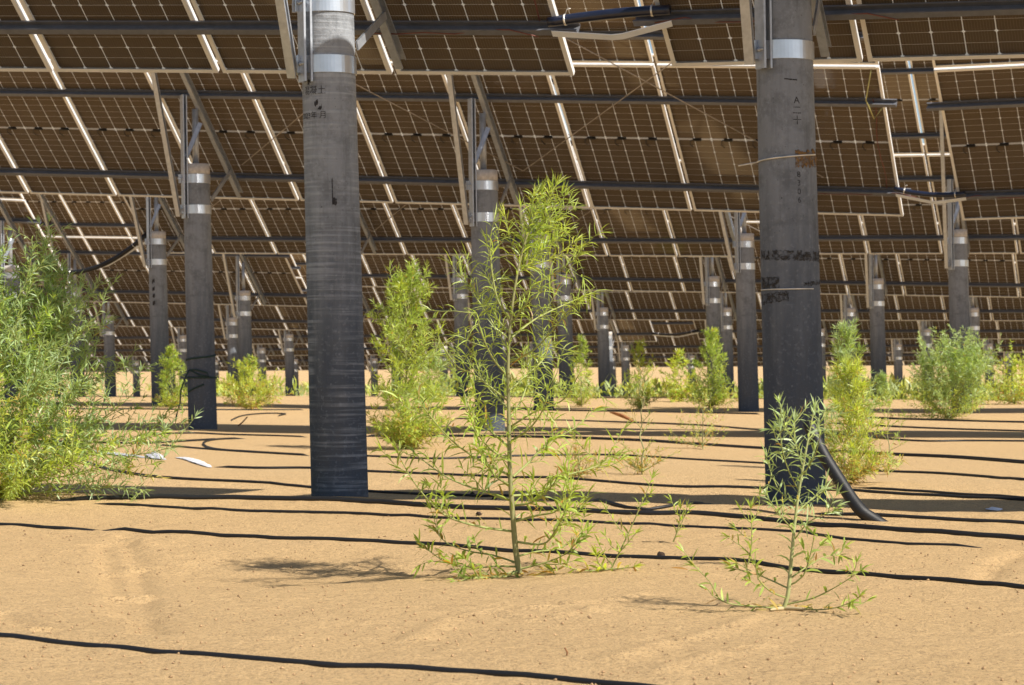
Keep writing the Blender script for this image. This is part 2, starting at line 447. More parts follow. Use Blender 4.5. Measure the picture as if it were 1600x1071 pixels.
# ------------------------------------------------------------------ poles and their steelwork
POLES = []
def cyl_point(pole, ang, z, r=None):
    """point on the pole skin; ang 0 = towards the camera, + = to the right"""
    return Vector(((r or pole['r'](z))*math.sin(ang), -(r or pole['r'](z))*math.cos(ang), z)) + Vector((pole['lean']*z, 0, 0))
def make_pole(row, px, label, detail, cmat):
    q = Q[row]-1.45; u = (px-800)/F; Y = q/(FD.y+u*FD.x)
    x = u*Y; zg = terrain(x, Y, False); t = x*RD.x+Y*RD.y
    tab = min([T for T in TABLES if T.row == row], key=lambda T: max(0, T.t0-t, t-T.t0-T.L))
    zl = tab.lowz(t); H = zl+(0.37 if row == 1 else 0.28)-zg
    lean = -0.026; rb, rt = 0.158, 0.146
    pole = dict(H=H, lean=lean, base=Vector((x, Y, zg)), row=row, t=t, tab=tab, r=lambda z: rb+(rt-rb)*max(0, z)/H)
    b = MB(); zs = [-0.25, 0, H*0.25, H*0.5, H*0.75, H-0.13]; n = 40 if detail else 20
    pts = [(lean*z, 0, z) for z in zs]
    b.tube(pts, [pole['r'](z) for z in zs], n, 0, caps=False)
    zs2 = [H-0.13, H-0.004, H]
    b.tube([(lean*z, 0, z) for z in zs2], [rt+0.002, rt+0.002, rt-0.012], n, 1)
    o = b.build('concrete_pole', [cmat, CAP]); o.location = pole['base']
    tag(o, label, 'pole', 'concrete poles carrying the solar tables')
    pole['o'] = o
    clamps = []
    for k, dz in enumerate((0.165, 0.50)):
        z = H-dz; hh = 0.048; b = MB(); N = 48 if detail else 24; r0 = pole['r'](z)+0.001; r1 = r0+0.006
        gap = R_(-62); prof = []
        vs = []; fs = []
        for i in range(N+1):
            a = gap+R_(7)+(2*math.pi-R_(14))*i/N
            for rr, zz in ((r0, z-hh), (r1, z-hh), (r1, z+hh), (r0, z+hh)):
                vs.append(cyl_point(pole, a, zz, rr))
        for i in range(N):
            for j in range(4):
                fs.append((i*4+j, i*4+(j+1) % 4, i*4+4+(j+1) % 4, i*4+4+j))
        fs += [(3, 2, 1, 0), tuple(N*4+j for j in range(4))]
        b.add(vs, fs, 0, False)
        for sgn in (-1, 1):   # the bolted ears
            a = gap+sgn*R_(7); e0 = cyl_point(pole, a, z, r0-0.002)
            rd = Vector((math.sin(a), -math.cos(a), 0)); tn = Vector((math.cos(a), math.sin(a), 0))
            M = Matrix((rd, tn, Vector((0, 0, 1)))).transposed().to_4x4(); M.translation = e0
            b.box((0, -0.003, -hh), (0.055, 0.003, hh), 0, M)
        c = b.build('clamp', BAND, o)
        if detail:
            b = MB(); a = gap; rd = Vector((math.sin(a), -math.cos(a), 0)); tn = Vector((math.cos(a), math.sin(a), 0))
            p = cyl_point(pole, a, z, r0+0.034)
            b.tube([p-tn*0.045, p+tn*0.075], 0.007, 8)
            b.tube([p+tn*0.032, p+tn*0.048], 0.0135, 6); b.tube([p-tn*0.045, p-tn*0.033], 0.0135, 6)
            b.build('bolt', STEEL, c)
        clamps.append(c)
    # steelwork that belongs to the table
    root, Mi = tab.root, tab.Mi
    def wl(P): return tab.local(P)
    top = pole['base']+Vector((lean*H, 0, H))
    tl = wl(top).x; tl = max(0.05, min(tab.L-0.1, tl))
    zr = ZF+PH+RH+0.003
    def raf(sg, z=None): return tab.M @ Vector((tl, sg, zr if z is None else z))
    b = MB(); b.prism(c_prof(RH, 0.05), Vector((tl-0.025, 0.22, zr)), Vector((tl-0.025, 4.40, zr)), Vector((1, 0, 0)))
    b.build('rafter', STEEL, root)
    def bar(name, A, B, wd, h, xax, m=STEEL):
        b = MB(); A, B = wl(A), wl(B); xa = Mi.to_3x3() @ xax
        b.prism(c_prof(h, wd), A, B, xa); b.build(name, m, root)
    def rz(P):   # height of the rafter underside above plan point P
        l0 = wl(Vector((P.x, P.y, 0))); l1 = wl(Vector((P.x, P.y, 1)))
        k = (zr-l0.z)/(l1.z-l0.z); return k
    X = Vector((1, 0, 0))
    # inner post on the pole head
    P = top+Vector((0.0, 0.0, 0)); zt = rz(P)
    b = MB(); b.tube([wl(P-Vector((0, 0, 0.02))), wl(Vector((P.x-0.01, P.y, zt)))], 0.036, 12); b.build('post', STEEL, root)
    # clamped channel, left and in front of the pole
    a = R_(-62); rd = Vector((math.sin(a), -math.cos(a), 0))
    c0 = pole['base']+cyl_point(pole, a, H-0.60)+rd*0.035
    zt = rz(c0)
    bar('channel', c0, Vector((c0.x-0.02, c0.y, zt+0.04)), 0.085, 0.05, rd*-1 if False else Vector((math.cos(a), math.sin(a), 0)))
    # long strut up to the high end of the rafter
    low = pole['base']+cyl_point(pole, a, H-0.52)+rd*0.10
    bar('strut', low-Vector((0, 0, 0.06)), raf(3.75, zr-0.03)-RD*0.05, 0.05, 0.05, RD)
    # short brace to the low end of the rafter
    a2 = R_(100)
    lo2 = pole['base']+cyl_point(pole, a2, H-0.41)+Vector((0.012, 0, 0))
    bar('brace', lo2, raf(0.62, zr-0.02)+RD*0.02, 0.05, 0.011, Vector((-0.2, -0.5, 1)))
    if detail or row <= 3:   # short diagonal between channel and post
        bar('knee_brace', Vector((c0.x+0.03, c0.y-0.02, pole['base'].z+H+0.08)), Vector((top.x+0.03, top.y-0.04, pole['base'].z+H+0.46)), 0.05, 0.012, X)
    POLES.append(pole); return pole
ORD = ['', 'nearest row', 'second row', 'third row', 'fourth row', 'fifth row', 'sixth row', 'seventh row', 'eighth row']
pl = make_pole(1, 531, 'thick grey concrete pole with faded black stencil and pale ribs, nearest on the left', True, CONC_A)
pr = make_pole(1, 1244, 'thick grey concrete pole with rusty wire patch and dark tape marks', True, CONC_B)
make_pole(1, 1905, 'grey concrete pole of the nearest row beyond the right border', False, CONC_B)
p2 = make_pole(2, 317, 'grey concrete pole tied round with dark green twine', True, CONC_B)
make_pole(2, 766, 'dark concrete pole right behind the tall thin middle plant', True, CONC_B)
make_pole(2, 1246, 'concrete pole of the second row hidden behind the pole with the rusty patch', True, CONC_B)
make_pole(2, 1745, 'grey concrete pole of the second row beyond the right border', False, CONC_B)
L3 = ['third-row concrete pole hidden inside the big bush at the left edge', 'third-row concrete pole with a stencilled column of marks, left of the twine-tied pole',
      'third-row concrete pole hidden behind the nearest left pole', 'third-row concrete pole just right of the tall thin plant top',
      'third-row concrete pole just left of the pole with the rusty patch', 'third-row concrete pole near the right edge, rising behind the round green bush']
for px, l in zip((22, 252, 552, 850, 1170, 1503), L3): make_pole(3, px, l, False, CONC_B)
L4 = ['fourth-row concrete pole just right of the big left bush', 'fourth-row concrete pole with a sunlit side, between the twine-tied pole and the nearest left pole', 'fourth-row concrete pole with a sunlit side, left of the tall thin plant stem',
      'fourth-row concrete pole right of the tall thin plant, among its branches', 'fourth-row concrete pole behind the pointed bush left of the rusty-patch pole',
      'fourth-row concrete pole with a small bush at its foot, right of the rusty-patch pole']
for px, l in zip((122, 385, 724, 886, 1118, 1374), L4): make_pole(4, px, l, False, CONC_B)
for row, px0, sp in ((5, 945, 193), (6, 1450, 166), (7, 1405, 142), (8, 1578, 124)):
    xs = []; x = px0
    while x > 20: x -= sp
    x += sp
    while x < 1620: xs.append(x); x += sp
    for i, x in enumerate(xs):
        k = ['first', 'second', 'third', 'fourth', 'fifth', 'sixth', 'seventh', 'eighth', 'ninth', 'tenth', 'eleventh', 'twelfth', 'thirteenth', 'fourteenth'][i]
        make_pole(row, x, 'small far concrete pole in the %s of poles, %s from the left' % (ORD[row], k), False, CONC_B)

# diagonal tie rods under the second and third rows
def rod(tab, ta, sa, tb, sb, r=0.006):
    b = MB(); z = ZF+PH+RH*0.6
    b.tube([Vector((ta, sa, z)), Vector((tb, sb, z))], r, 6); b.build('tie_rod', ROD, tab.root)
T2L, T2R = TABLES[2], TABLES[3]
for tab in TABLES:
    if tab.row in (2, 3):
        ts = sorted(tab.local(p['base']).x for p in POLES if p['tab'] is tab)
        for a, b_ in zip(ts[:-1], ts[1:]):
            if (tab is T2L and b_ > tab.L-4.6) or tab is T2R or (tab.row == 3 and b_-a < 4.5):
                rod(tab, a, 0.75, b_, 3.6); rod(tab, a, 3.6, b_, 0.75)

# loose red cables clipped along the lower purlins next to the gaps
def purl_pt(tab, x, sg, dz=0.0): return tab.M @ Vector((x, sg, ZF-PH+dz))
def cable_part(tab, pts, r=0.004, m=CABLE, name='cable'):
    b = MB(); b.tube(pts, r, 6); b.build(name, m, tab.root)
T1L, T1R, T2L, T2R, T3L, T3M = TABLES[0], TABLES[1], TABLES[2], TABLES[3], TABLES[4], TABLES[5]
for T, x0 in ((T1L, T1L.L-1.5), (T1R, 0.0), (T2L, T2L.L-1.2), (T2R, 0.05)):
    pts = []
    for i in range(9):
        f = i/8; pts.append(Vector((x0+1.4*f, 0.42+0.03+0.02*math.sin(i*2.1), ZF+PH+0.008-0.02*math.sin(i*1.3))))
    cable_part(T, pts)
for T, x in ((T1L, T1L.L-0.10), (T2L, T2L.L-0.12)):     # cable hanging along the frame end
    pts = [Vector((x+0.02*math.sin(i*1.1), 0.48+i*0.17, ZF+0.02+0.035*math.sin(i*0.8))) for i in range(9)]
    cable_part(T, pts, 0.005)
b = MB(); b.tube([Vector((T2L.L-0.02, 1.76, ZF+PH)), Vector((T2L.L-0.10, 1.66, ZF+PH+0.05)), Vector((T2L.L-0.16, 1.9, ZF+PH+0.02)), Vector((T2L.L-0.08, 2.25, ZF+0.02))], 0.007, 6)
b.build('cable', simple('yellow_green_cable', (0.42, 0.40, 0.16), 0.5), T2L.root)

# conduits and steel straps bridging the gaps between tables
def bridge(TA, TB, sag, label, slabel, rr, strap_drop, conduit_mat=CONDUIT):
    A = TA.M @ Vector((TA.L+0.02, 0.47, ZF+PH*0.85)); B = TB.M @ Vector((-0.02, 0.47, ZF+PH*0.85))
    d = (B-A).normalized(); off = TA.e2*0.05
    A = A-d*0.05+off; B = B+d*0.12+off
    pts = [A.lerp(B, i/14)-Vector((0, 0, sag*4*(i/14)*(1-i/14))) for i in range(15)]
    root = empty('conduit'); root.location = A; tag(root, label, 'conduit')
    b = MB(); b.tube([p-A for p in pts], rr, 14); b.build('pipe', conduit_mat, root)
    for i in (2, 12):
        b = MB(); p = pts[i]-A; dd = (pts[i+1]-pts[i-1]).normalized()
        b.tube([p-dd*0.005, p+dd*0.005], rr+0.004, 14)
        b.tube([p+Vector((0, 0, rr)), p+Vector((0.01, 0, rr+0.03)), p+Vector((0.03, -0.01, rr+0.034))], 0.003, 5)
        b.build('wire_tie', WIRE, root)
    A2 = TA.M @ Vector((TA.L-0.02, 0.44, ZF+PH+0.006)); B2 = TB.M @ Vector((0.10, 0.44, ZF+PH+0.006))
    m = A2.lerp(B2, 0.55)-Vector((0, 0, strap_drop))
    sp = [A2, A2.lerp(m, 0.12), m-(m-A2).normalized()*0.03, m+(B2-m).normalized()*0.03, B2.lerp(m, 0.12), B2]
    b = MB(); wdir = TA.e2
    vs = []; fs = []; nn = Vector((0, 0, 0.002))
    for p in sp:
        vs += [p-wdir*0.022-A2-nn, p+wdir*0.022-A2-nn, p+wdir*0.022-A2+nn, p-wdir*0.022-A2+nn]
    for i in range(len(sp)-1):
        for j in range(4): fs.append((i*4+j, i*4+(j+1) % 4, i*4+4+(j+1) % 4, i*4+4+j))
    fs += [(3, 2, 1, 0), tuple((len(sp)-1)*4+j for j in range(4))]
    b.add(vs, fs); o = b.build('earth_strap', STRAP); o.location = A2; tag(o, slabel, 'strap')
bridge(T1L, T1R, -0.01, 'dark blue conduit bridging the gap between the two nearest tables', 'bent bright steel strap under the conduit between the two nearest tables', 0.030, 0.055)
bridge(T2L, T2R, 0.035, 'dark blue conduit bridging the second-row gap at the right edge', 'bent bright steel strap under the second-row conduit at the right', 0.026, 0.06)
bridge(T3L, T3M, 0.20, 'black sagging conduit between two tables at different heights, above the left bush', 'pale steel strap under the sagging black conduit at the left', 0.040, 0.16, BLACK)
T6L, T6R = TABLES[11], TABLES[12]
bridge(T6L, T6R, 0.08, 'small dark conduit across the gap in the far rows', 'small pale strap under the far conduit', 0.035, 0.10, BLACK)

# ------------------------------------------------------------------ marks on the poles
def skin_mesh(pole, pts2d_faces, off):
    pass
def text_on_pole(pole, body, size, ang0, z0, name='stencil', vertical=False, stretch=1.0):
    cu = bpy.data.curves.new(name, 'FONT'); cu.body = body; cu.size = size; cu.align_x = 'CENTER'
    cu.extrude = 0; cu.resolution_u = 3
    if vertical: cu.space_line = 1.05
    tmp = bpy.data.objects.new(name, cu); COL.objects.link(tmp)
    dg = bpy.context.evaluated_depsgraph_get(); me0 = tmp.evaluated_get(dg).to_mesh()
    vs = [v.co.copy() for v in me0.vertices]; fs = [tuple(p.vertices) for p in me0.polygons]
    tmp.evaluated_get(dg).to_mesh_clear(); bpy.data.objects.remove(tmp)
    b = MB(); out = []
    for v in vs:
        z = z0+v.y*stretch; r = pole['r'](z)+0.0015
        out.append(cyl_point(pole, ang0+v.x/r, z, r))
    b.add(out, fs); return b.build(name, INK, pole['o'])
def band_on_pole(pole, a0, a1, z0, z1, m, name, off=0.002, jag=0.0, slope=0.0, seed=1):
    rnd = random.Random(seed); N = max(6, int(abs(a1-a0)/R_(3))); vs = []; fs = []
    for i in range(N+1):
        f = i/N; a = a0+(a1-a0)*f; s_ = slope*(f-0.5)
        lo = z0+s_+rnd.uniform(-jag, jag); hi = z1+s_+rnd.uniform(-jag, jag)
        r = pole['r'](z0)
        for rr, zz in ((r-0.001, lo), (r+off, lo), (r+off, hi), (r-0.001, hi)): vs.append(cyl_point(pole, a, zz, rr))
    for i in range(N):
        for j in range(4): fs.append((i*4+j, i*4+(j+1) % 4, i*4+4+(j+1) % 4, i*4+4+j))
    fs += [(3, 2, 1, 0), tuple(N*4+j for j in range(4))]
    b = MB(); b.add(vs, fs); return b.build(name, m, pole['o'])
def zpole(pole, py): return CH+(HOR-py)/F*pole['base'].y-pole['base'].z
z = zpole(pl, 188)
text_on_pole(pl, '2023\u5e74 \u6708', 0.044, R_(-38), z)
text_on_pole(pl, '\u6df7\u51dd\u571f', 0.05, R_(-32), zpole(pl, 150))
for k, (a, py, s_) in enumerate(((-48, 132, 0.03), (-30, 165, 0.028), (-22, 172, 0.02))):
    band_on_pole(pl, R_(a), R_(a+9), zpole(pl, py)-s_*0.4, zpole(pl, py)+s_*0.4, INK, 'ink_smear', 0.0012, 0.008, 0.012, 5+k)
band_on_pole(pl, R_(4), R_(6), zpole(pl, 323), zpole(pl, 282), INK, 'ink_smear', 0.0012, 0.006, 0, 15)
band_on_pole(pl, R_(4), R_(14), zpole(pl, 322), zpole(pl, 312), INK, 'ink_smear', 0.0012, 0.008, 0, 16)
text_on_pole(pr, 'A\n\u4e8c\n\u5341', 0.05, R_(16), zpole(pr, 166), vertical=True)
text_on_pole(pr, '8\n3\n0\n6', 0.042, R_(16), zpole(pr, 280), vertical=True)
band_on_pole(pr, R_(-8), R_(18), zpole(pr, 130), zpole(pr, 128), INK, 'ink_smear', 0.0012, 0.001, -0.006, 17)
band_on_pole(pr, R_(10), R_(85), zpole(pr, 262), zpole(pr, 238), RUST, 'tape_patch', 0.004, 0.012, 0.01, 21)
band_on_pole(pr, R_(-78), R_(80), zpole(pr, 409), zpole(pr, 394), TAPE, 'tape_mark', 0.0015, 0.005, -0.01, 22)
band_on_pole(pr, R_(-80), R_(-28), zpole(pr, 452), zpole(pr, 434), TAPE, 'tape_mark', 0.0015, 0.004, 0.0, 23)
band_on_pole(pr, R_(-80), R_(-10), zpole(pr, 474), zpole(pr, 459), TAPE, 'tape_mark', 0.0015, 0.004, 0.02, 24)
band_on_pole(pr, R_(20), R_(85), zpole(pr, 446), zpole(pr, 440), TAPE, 'tape_mark', 0.0015, 0.004, 0.02, 25)
def ring_wire(pole, py, a0, a1, slope, r, tail=None):
    pts = [cyl_point(pole, a0+(a1-a0)*i/30, zpole(pole, py)+slope*(i/30-0.5), pole['r'](1)+0.004) for i in range(31)]
    if tail: pts = [pts[0]+t for t in tail]+pts
    b = MB(); b.tube(pts, r, 6); b.build('tie_wire', WIRE, pole['o'])
ring_wire(pr, 249, R_(-88), R_(60), 0.035, 0.0045, [Vector((-0.10, -0.02, -0.02)), Vector((-0.06, -0.02, -0.012))])
ring_wire(pr, 453, R_(-80), R_(42), 0.004, 0.0035)
p3 = [p for p in POLES if p['row'] == 3 and abs(p['base'].x/p['base'].y*F+800-252) < 5][0]
for k, py in enumerate((440, 452, 463, 474)):
    band_on_pole(p3, R_(-32), R_(-14), zpole(p3, py)-0.03, zpole(p3, py)+0.03, INK, 'ink_smear', 0.0015, 0.014, 0.02, 60+k)
def twine():
    P = p2; b = MB()
    for py0, sl in ((559, 0.06), (590, 0.0)):
        b.tube([cyl_point(P, R_(-95)+R_(195)*i/30, zpole(P, py0)+sl*(i/30-0.5), P['r'](1)+0.008) for i in range(31)], 0.010, 6)
    c = cyl_point(P, R_(-45), zpole(P, 578), P['r'](1)+0.012)
    b.tube([c, c+Vector((0.08, -0.05, 0.0)), c+Vector((0.20, -0.06, -0.03)), c+Vector((0.22, -0.03, -0.075)), c+Vector((0.12, -0.06, -0.06)), c], 0.009, 6)
    b.tube([c, c+Vector((-0.03, -0.02, -0.06)), c+Vector((-0.09, -0.01, -0.22)), c+Vector((-0.10, 0.0, -0.36)), c+Vector((-0.14, 0, -0.50)), c+Vector((-0.15, 0, -0.56))], 0.009, 6)
    b.tube([cyl_point(P, R_(-55)+R_(70)*i/12, zpole(P, 612)+0.08*(i/12), P['r'](1)+0.008) for i in range(13)], 0.010, 6)
    b.build('twine', STRING, P['o'])
twine()

# ------------------------------------------------------------------ hoses on the sand
def dens(pts, step=0.12):
    P = [Vector(p) for p in pts]; out = []
    for i in range(len(P)-1):
        p0 = P[max(i-1, 0)]; p1 = P[i]; p2_ = P[i+1]; p3 = P[min(i+2, len(P)-1)]
        n = max(2, int((p2_-p1).length/step))
        for k in range(n):
            t = k/n
            out.append(0.5*((2*p1)+(p2_-p0)*t+(2*p0-5*p1+4*p2_-p3)*t*t+(3*p1-p0-3*p2_+p3)*t**3))
    out.append(P[-1]); return out
HN = [0]
def hose(pix, r, label, bury=0.35, free=False):
    HN[0] += 1; r *= 0.92; rnd = random.Random(HN[0])
    pts = dens([ground_at(*p) for p in pix], 0.10); ph = rnd.uniform(0, 6)
    res = []
    for i, p in enumerate(pts):
        s_ = 0.5+0.5*math.sin(i*0.09+ph)*math.sin(i*0.037+ph*2)
        e_ = 9.0
        if 0 < pix[0][0] and not free: e_ = i*0.10
        if pix[-1][0] < 1600 and not free: e_ = min(e_, (len(pts)-1-i)*0.10)
        dive = 2.4*r*(1-smooth(0.0, 0.22, e_))
        if HN[0] == 2: dive += 0.026*math.exp(-(((p.x/p.y*F+800)-148)/13)**2)
        res.append(Vector((p.x, p.y, terrain(p.x, p.y)+r*(0.95-bury*1.9*s_)-dive)))
    o0 = res[0]; b = MB(); b.tube([p-o0 for p in res], r, 8)
    o = b.build('irrigation_hose', BLACK); o.location = o0
    return tag(o, label, 'hose', 'black irrigation hoses lying on the sand')
hose([(-70, 990), (0, 998), (60, 1005), (250, 1021), (480, 1038), (700, 1050), (940, 1071), (1150, 1094), (1350, 1118)], 0.0100, 'black hose closest to the camera, crossing the lower left corner')
hose([(-60, 815), (0, 822), (70, 826), (130, 828), (195, 829), (320, 836), (480, 845), (560, 847), (700, 852), (800, 861), (900, 868), (1040, 874), (1150, 880), (1240, 889), (1400, 903), (1600, 918), (1700, 926)], 0.0100, 'black hose passing just behind the foot of the tall middle plant, dipping under sand')
hose([(140, 787), (170, 790), (300, 797), (420, 801), (540, 804), (640, 808), (720, 812), (850, 816), (940, 819), (1050, 823), (1130, 828), (1230, 833), (1320, 843), (1450, 853), (1565, 859)], 0.0092, 'long black hose from the left bush to a free end at the right')
hose([(60, 781), (130, 781), (250, 781), (390, 782), (487, 784), (575, 786), (700, 793), (800, 797), (900, 800), (1000, 803), (1100, 805), (1200, 813), (1300, 824), (1400, 832), (1500, 838), (1600, 843), (1700, 849)], 0.0150, 'thickest black hose, touching the feet of the two nearest poles', 0.2)
hose([(130, 722), (170, 735), (215, 743), (290, 750), (400, 755), (487, 763), (575, 770), (690, 776), (760, 778), (860, 783), (950, 787), (1080, 788), (1190, 787)], 0.0100, 'black hose curving out of the big left bush behind the nearest left pole', 0.15)
hose([(1270, 802), (1290, 803), (1400, 808), (1500, 814), (1640, 820)], 0.0100, 'black hose running right from the foot of the slanting black pipe', 0.15)
hose([(326, 730), (400, 733), (487, 733), (575, 738), (700, 743), (780, 747), (880, 750), (980, 757), (1080, 761), (1190, 764), (1300, 766), (1400, 772), (1500, 778), (1640, 786)], 0.0105, 'black hose starting at the white plastic scrap', 0.2)
hose([(487, 713), (575, 714), (680, 718), (800, 714), (930, 712), (1000, 714), (1080, 719), (1190, 725), (1300, 732), (1385, 738), (1480, 742), (1640, 755)], 0.0100, 'black hose passing behind the bright bush foot, middle distance', 0.2)
hose([(390, 686), (340, 688), (318, 694), (335, 703), (400, 708), (487, 713)], 0.0105, 'black hose bent into a hairpin loop left of the nearest left pole', 0.0)
hose([(0, 690), (120, 692), (215, 694), (300, 690), (350, 687)], 0.0110, 'straight black hose end beside the hairpin loop', 0.0)
hose([(245, 696), (300, 701), (380, 707), (480, 712)], 0.0095, 'short black hose just below the hairpin loop', 0.1)
hose([(560, 683), (700, 683), (860, 685), (1000, 690), (1080, 695), (1190, 702), (1290, 706), (1395, 712), (1500, 717), (1640, 728)], 0.016, 'dark hose standing in for a shade strip in the middle distance, right of the dark pole foot', 0.2)  # dark tube stands in for a thin strip of table shade
hose([(210, 681), (300, 678), (350, 680), (430, 682), (487, 684)], 0.0110, 'greyish hose close behind the hairpin loop', 0.3)
hose([(700, 655), (850, 657), (950, 660), (1100, 666), (1190, 673), (1300, 680), (1430, 690), (1512, 690), (1640, 691)], 0.0130, 'far black hose passing the curled brown leaf', 0.3)
hose([(1290, 662), (1400, 668), (1500, 672), (1640, 676)], 0.0130, 'far black hose in front of the round bush at the right', 0.3)
hose([(361, 658), (378, 651), (420, 647), (446, 648), (434, 651)], 0.0110, 'small far hose loop right of the twine-tied pole', 0.0)
hose([(60, 640), (200, 640), (300, 641), (480, 641)], 0.0130, 'far straight hose behind the twine-tied pole', 0.3)
hose([(560, 640), (760, 641), (950, 643), (1190, 648)], 0.0130, 'farthest hose, behind the bright middle bush', 0.3)
hose([(1300, 652), (1440, 657), (1640, 662)], 0.016, 'far dark hose at the foot of the round bush on the right', 0.3)
hose([(1320, 762), (1450, 770), (1560, 778), (1640, 784)], 0.0090, 'thin hose right of the bush behind the rusty-patch pole', 0.1)
# small drip emitter clods beside the hoses
def clod(px, py, s_, label):
    p = ground_at(px, py); b = MB(); rnd = random.Random(px)
    import bmesh
    bm = bmesh.new(); bmesh.ops.create_icosphere(bm, subdivisions=2, radius=1)
    vs = []
    for v in bm.verts:
        k = 1+0.35*noise.noise(v.co*1.7+Vector((px, 0, 0)))
        vs.append(Vector((v.co.x*s_*k, v.co.y*s_*k, (v.co.z*0.8+0.5)*s_*k)))
    fs = [tuple(v.index for v in f.verts) for f in bm.faces]; bm.free()
    b.add(vs, fs); o = b.build('soil_clod', simple('damp_soil', (0.045, 0.03, 0.022), 0.9, 0, 0.2, 60, 0.5, 0.004)); o.location = p
    tag(o, label, 'clod')
clod(1033, 870, 0.016, 'small dark clod on the hose right of the tall middle plant')
clod(772, 782, 0.016, 'small dark clod at the thick hose behind the tall plant, nearest left of its stem')
clod(738, 773, 0.014, 'small dark clod left of the other one behind the tall plant')
clod(748, 806, 0.015, 'small dark clod on the hose just left of the tall stem')
clod(1311, 803, 0.022, 'small brown clod beside the foot of the slanting black pipe')
clod(153, 684, 0.03, 'grey-brown clod in front of the big left bush')

def crumbs():
    rnd = random.Random(77); b = MB()
    for k in range(5200):
        Y = rnd.uniform(5.8, 13.2); x = rnd.uniform(-0.215, 0.215)*Y
        if noise.noise(Vector((x*1.3, Y*1.3, 6.6)))+rnd.uniform(-0.45, 0.45) < 0.0: continue
        r = 0.0016+0.0048*rnd.random()**3; z = terrain(x, Y)
        vs = []
        for dx, dy, dz in ((1, 0, 0), (0, 1, 0), (-1, 0, 0), (0, -1, 0), (0, 0, 1), (0, 0, -.6)):
            q = r*rnd.uniform(0.7, 1.3); vs.append((x+dx*q, Y+dy*q, z+r*0.35+dz*q*0.8))
        b.add(vs, [(0, 1, 4), (1, 2, 4), (2, 3, 4), (3, 0, 4), (1, 0, 5), (2, 1, 5), (3, 2, 5), (0, 3, 5)])
    o = b.build('sand_crumbs', simple('sand_crumb', (0.36, 0.235, 0.125), 0.95, 0, 0.1, 3, 0.5)); tag(o, kind='stuff')
crumbs()
# slanting black pipe beside the right pole
def black_pipe():
    foot = ground_at(1372, 812); top = at(1284, 706, foot.y+0.15)
    pts = [top+Vector((-0.06, 0.05, 0.14)), top, at(1306, 742, foot.y+0.1), at(1331, 780, foot.y+0.04), at(1347, 800, foot.y), foot+Vector((-0.04, 0, 0.012)), foot+Vector((0.05, -0.02, -0.045))]
    pts = dens(pts, 0.03)
    root = empty('ground_pipe'); root.location = foot; tag(root, 'stiff black pipe slanting from the right near pole into the sand', 'pipe')
    b = MB(); b.tube([p-foot for p in pts], 0.031, 16); b.build('pipe_body', BLACK, root)
black_pipe()

# ------------------------------------------------------------------ litter
def scrap(pix, wid, label, name, m, lift, seed, cat):
    rnd = random.Random(seed); P = [ground_at(*p) for p in pix]; pts = dens(P, 0.03); b = MB(); vs = []; fs = []
    n = len(pts); o0 = pts[0]; K = 5
    for i, p in enumerate(pts):
        f = i/(n-1); wd = wid*(0.25+math.sin(math.pi*min(1, f*0.9+0.08))**0.7)*(0.8+0.4*rnd.random())
        d = (pts[min(i+1, n-1)]-pts[max(i-1, 0)]); nrm = Vector((-d.y, d.x, 0)).normalized()
        for k in range(K):
            g = k/(K-1)-0.5
            c = p+nrm*wd*g
            zz = terrain(c.x, c.y)+0.004+lift*(0.35+0.65*rnd.random())*(1-abs(g)*1.2)*math.sin(math.pi*f)**0.6
            vs.append(Vector((c.x, c.y, zz))-o0)
    for i in range(n-1):
        for k in range(K-1): fs.append((i*K+k, i*K+k+1, (i+1)*K+k+1, (i+1)*K+k))
    m_ = len(vs); vs2 = vs+[v-Vector((0, 0, 0.002)) for v in vs]
    fs2 = fs+[tuple(x+m_ for x in reversed(f)) for f in fs]
    b.add(vs2, fs2); o = b.build(name, m); o.location = o0; tag(o, label, cat)
scrap([(277, 716), (295, 719), (312, 725), (328, 731)], 0.07, 'bright white plastic strip lying free at the hose end', 'plastic_scrap', WHITE, 0.022, 3, 'plastic scrap')
scrap([(140, 705), (180, 711), (210, 714), (226, 716)], 0.11, 'grey-white plastic sheet half hidden by the left bush twigs', 'plastic_scrap', GREYFILM, 0.02, 4, 'plastic scrap')
scrap([(238, 713), (246, 718), (258, 719)], 0.10, 'crumpled white plastic lump right of the bush twigs', 'plastic_scrap', GREYFILM, 0.05, 5, 'plastic scrap')
scrap([(1546, 796), (1553, 797), (1560, 798)], 0.07, 'tiny white scrap lying on the sand at the right', 'plastic_scrap', WHITE, 0.02, 6, 'plastic scrap')
def stick(P, r, label, m=DRY, name='twig'):
    o0 = P[0]; b = MB(); b.tube([p-o0 for p in P], r, 6); o = b.build(name, m); o.location = o0; tag(o, label, 'twig')
g = ground_at(372, 667); stick([g+Vector((0, 0, 0.01)), g+Vector((0.05, 0, 0.05)), g+Vector((0.10, 0.05, 0.11))], 0.008, 'short dark twig sticking up right of the twine-tied pole')
g = ground_at(884, 1024); stick([g+Vector((0.002, 0, -0.004)), g+Vector((0.004, 0, 0.008)), g+Vector((-0.003, 0, 0.02))], 0.0022, 'tiny dark twig poking out of the sand in front')
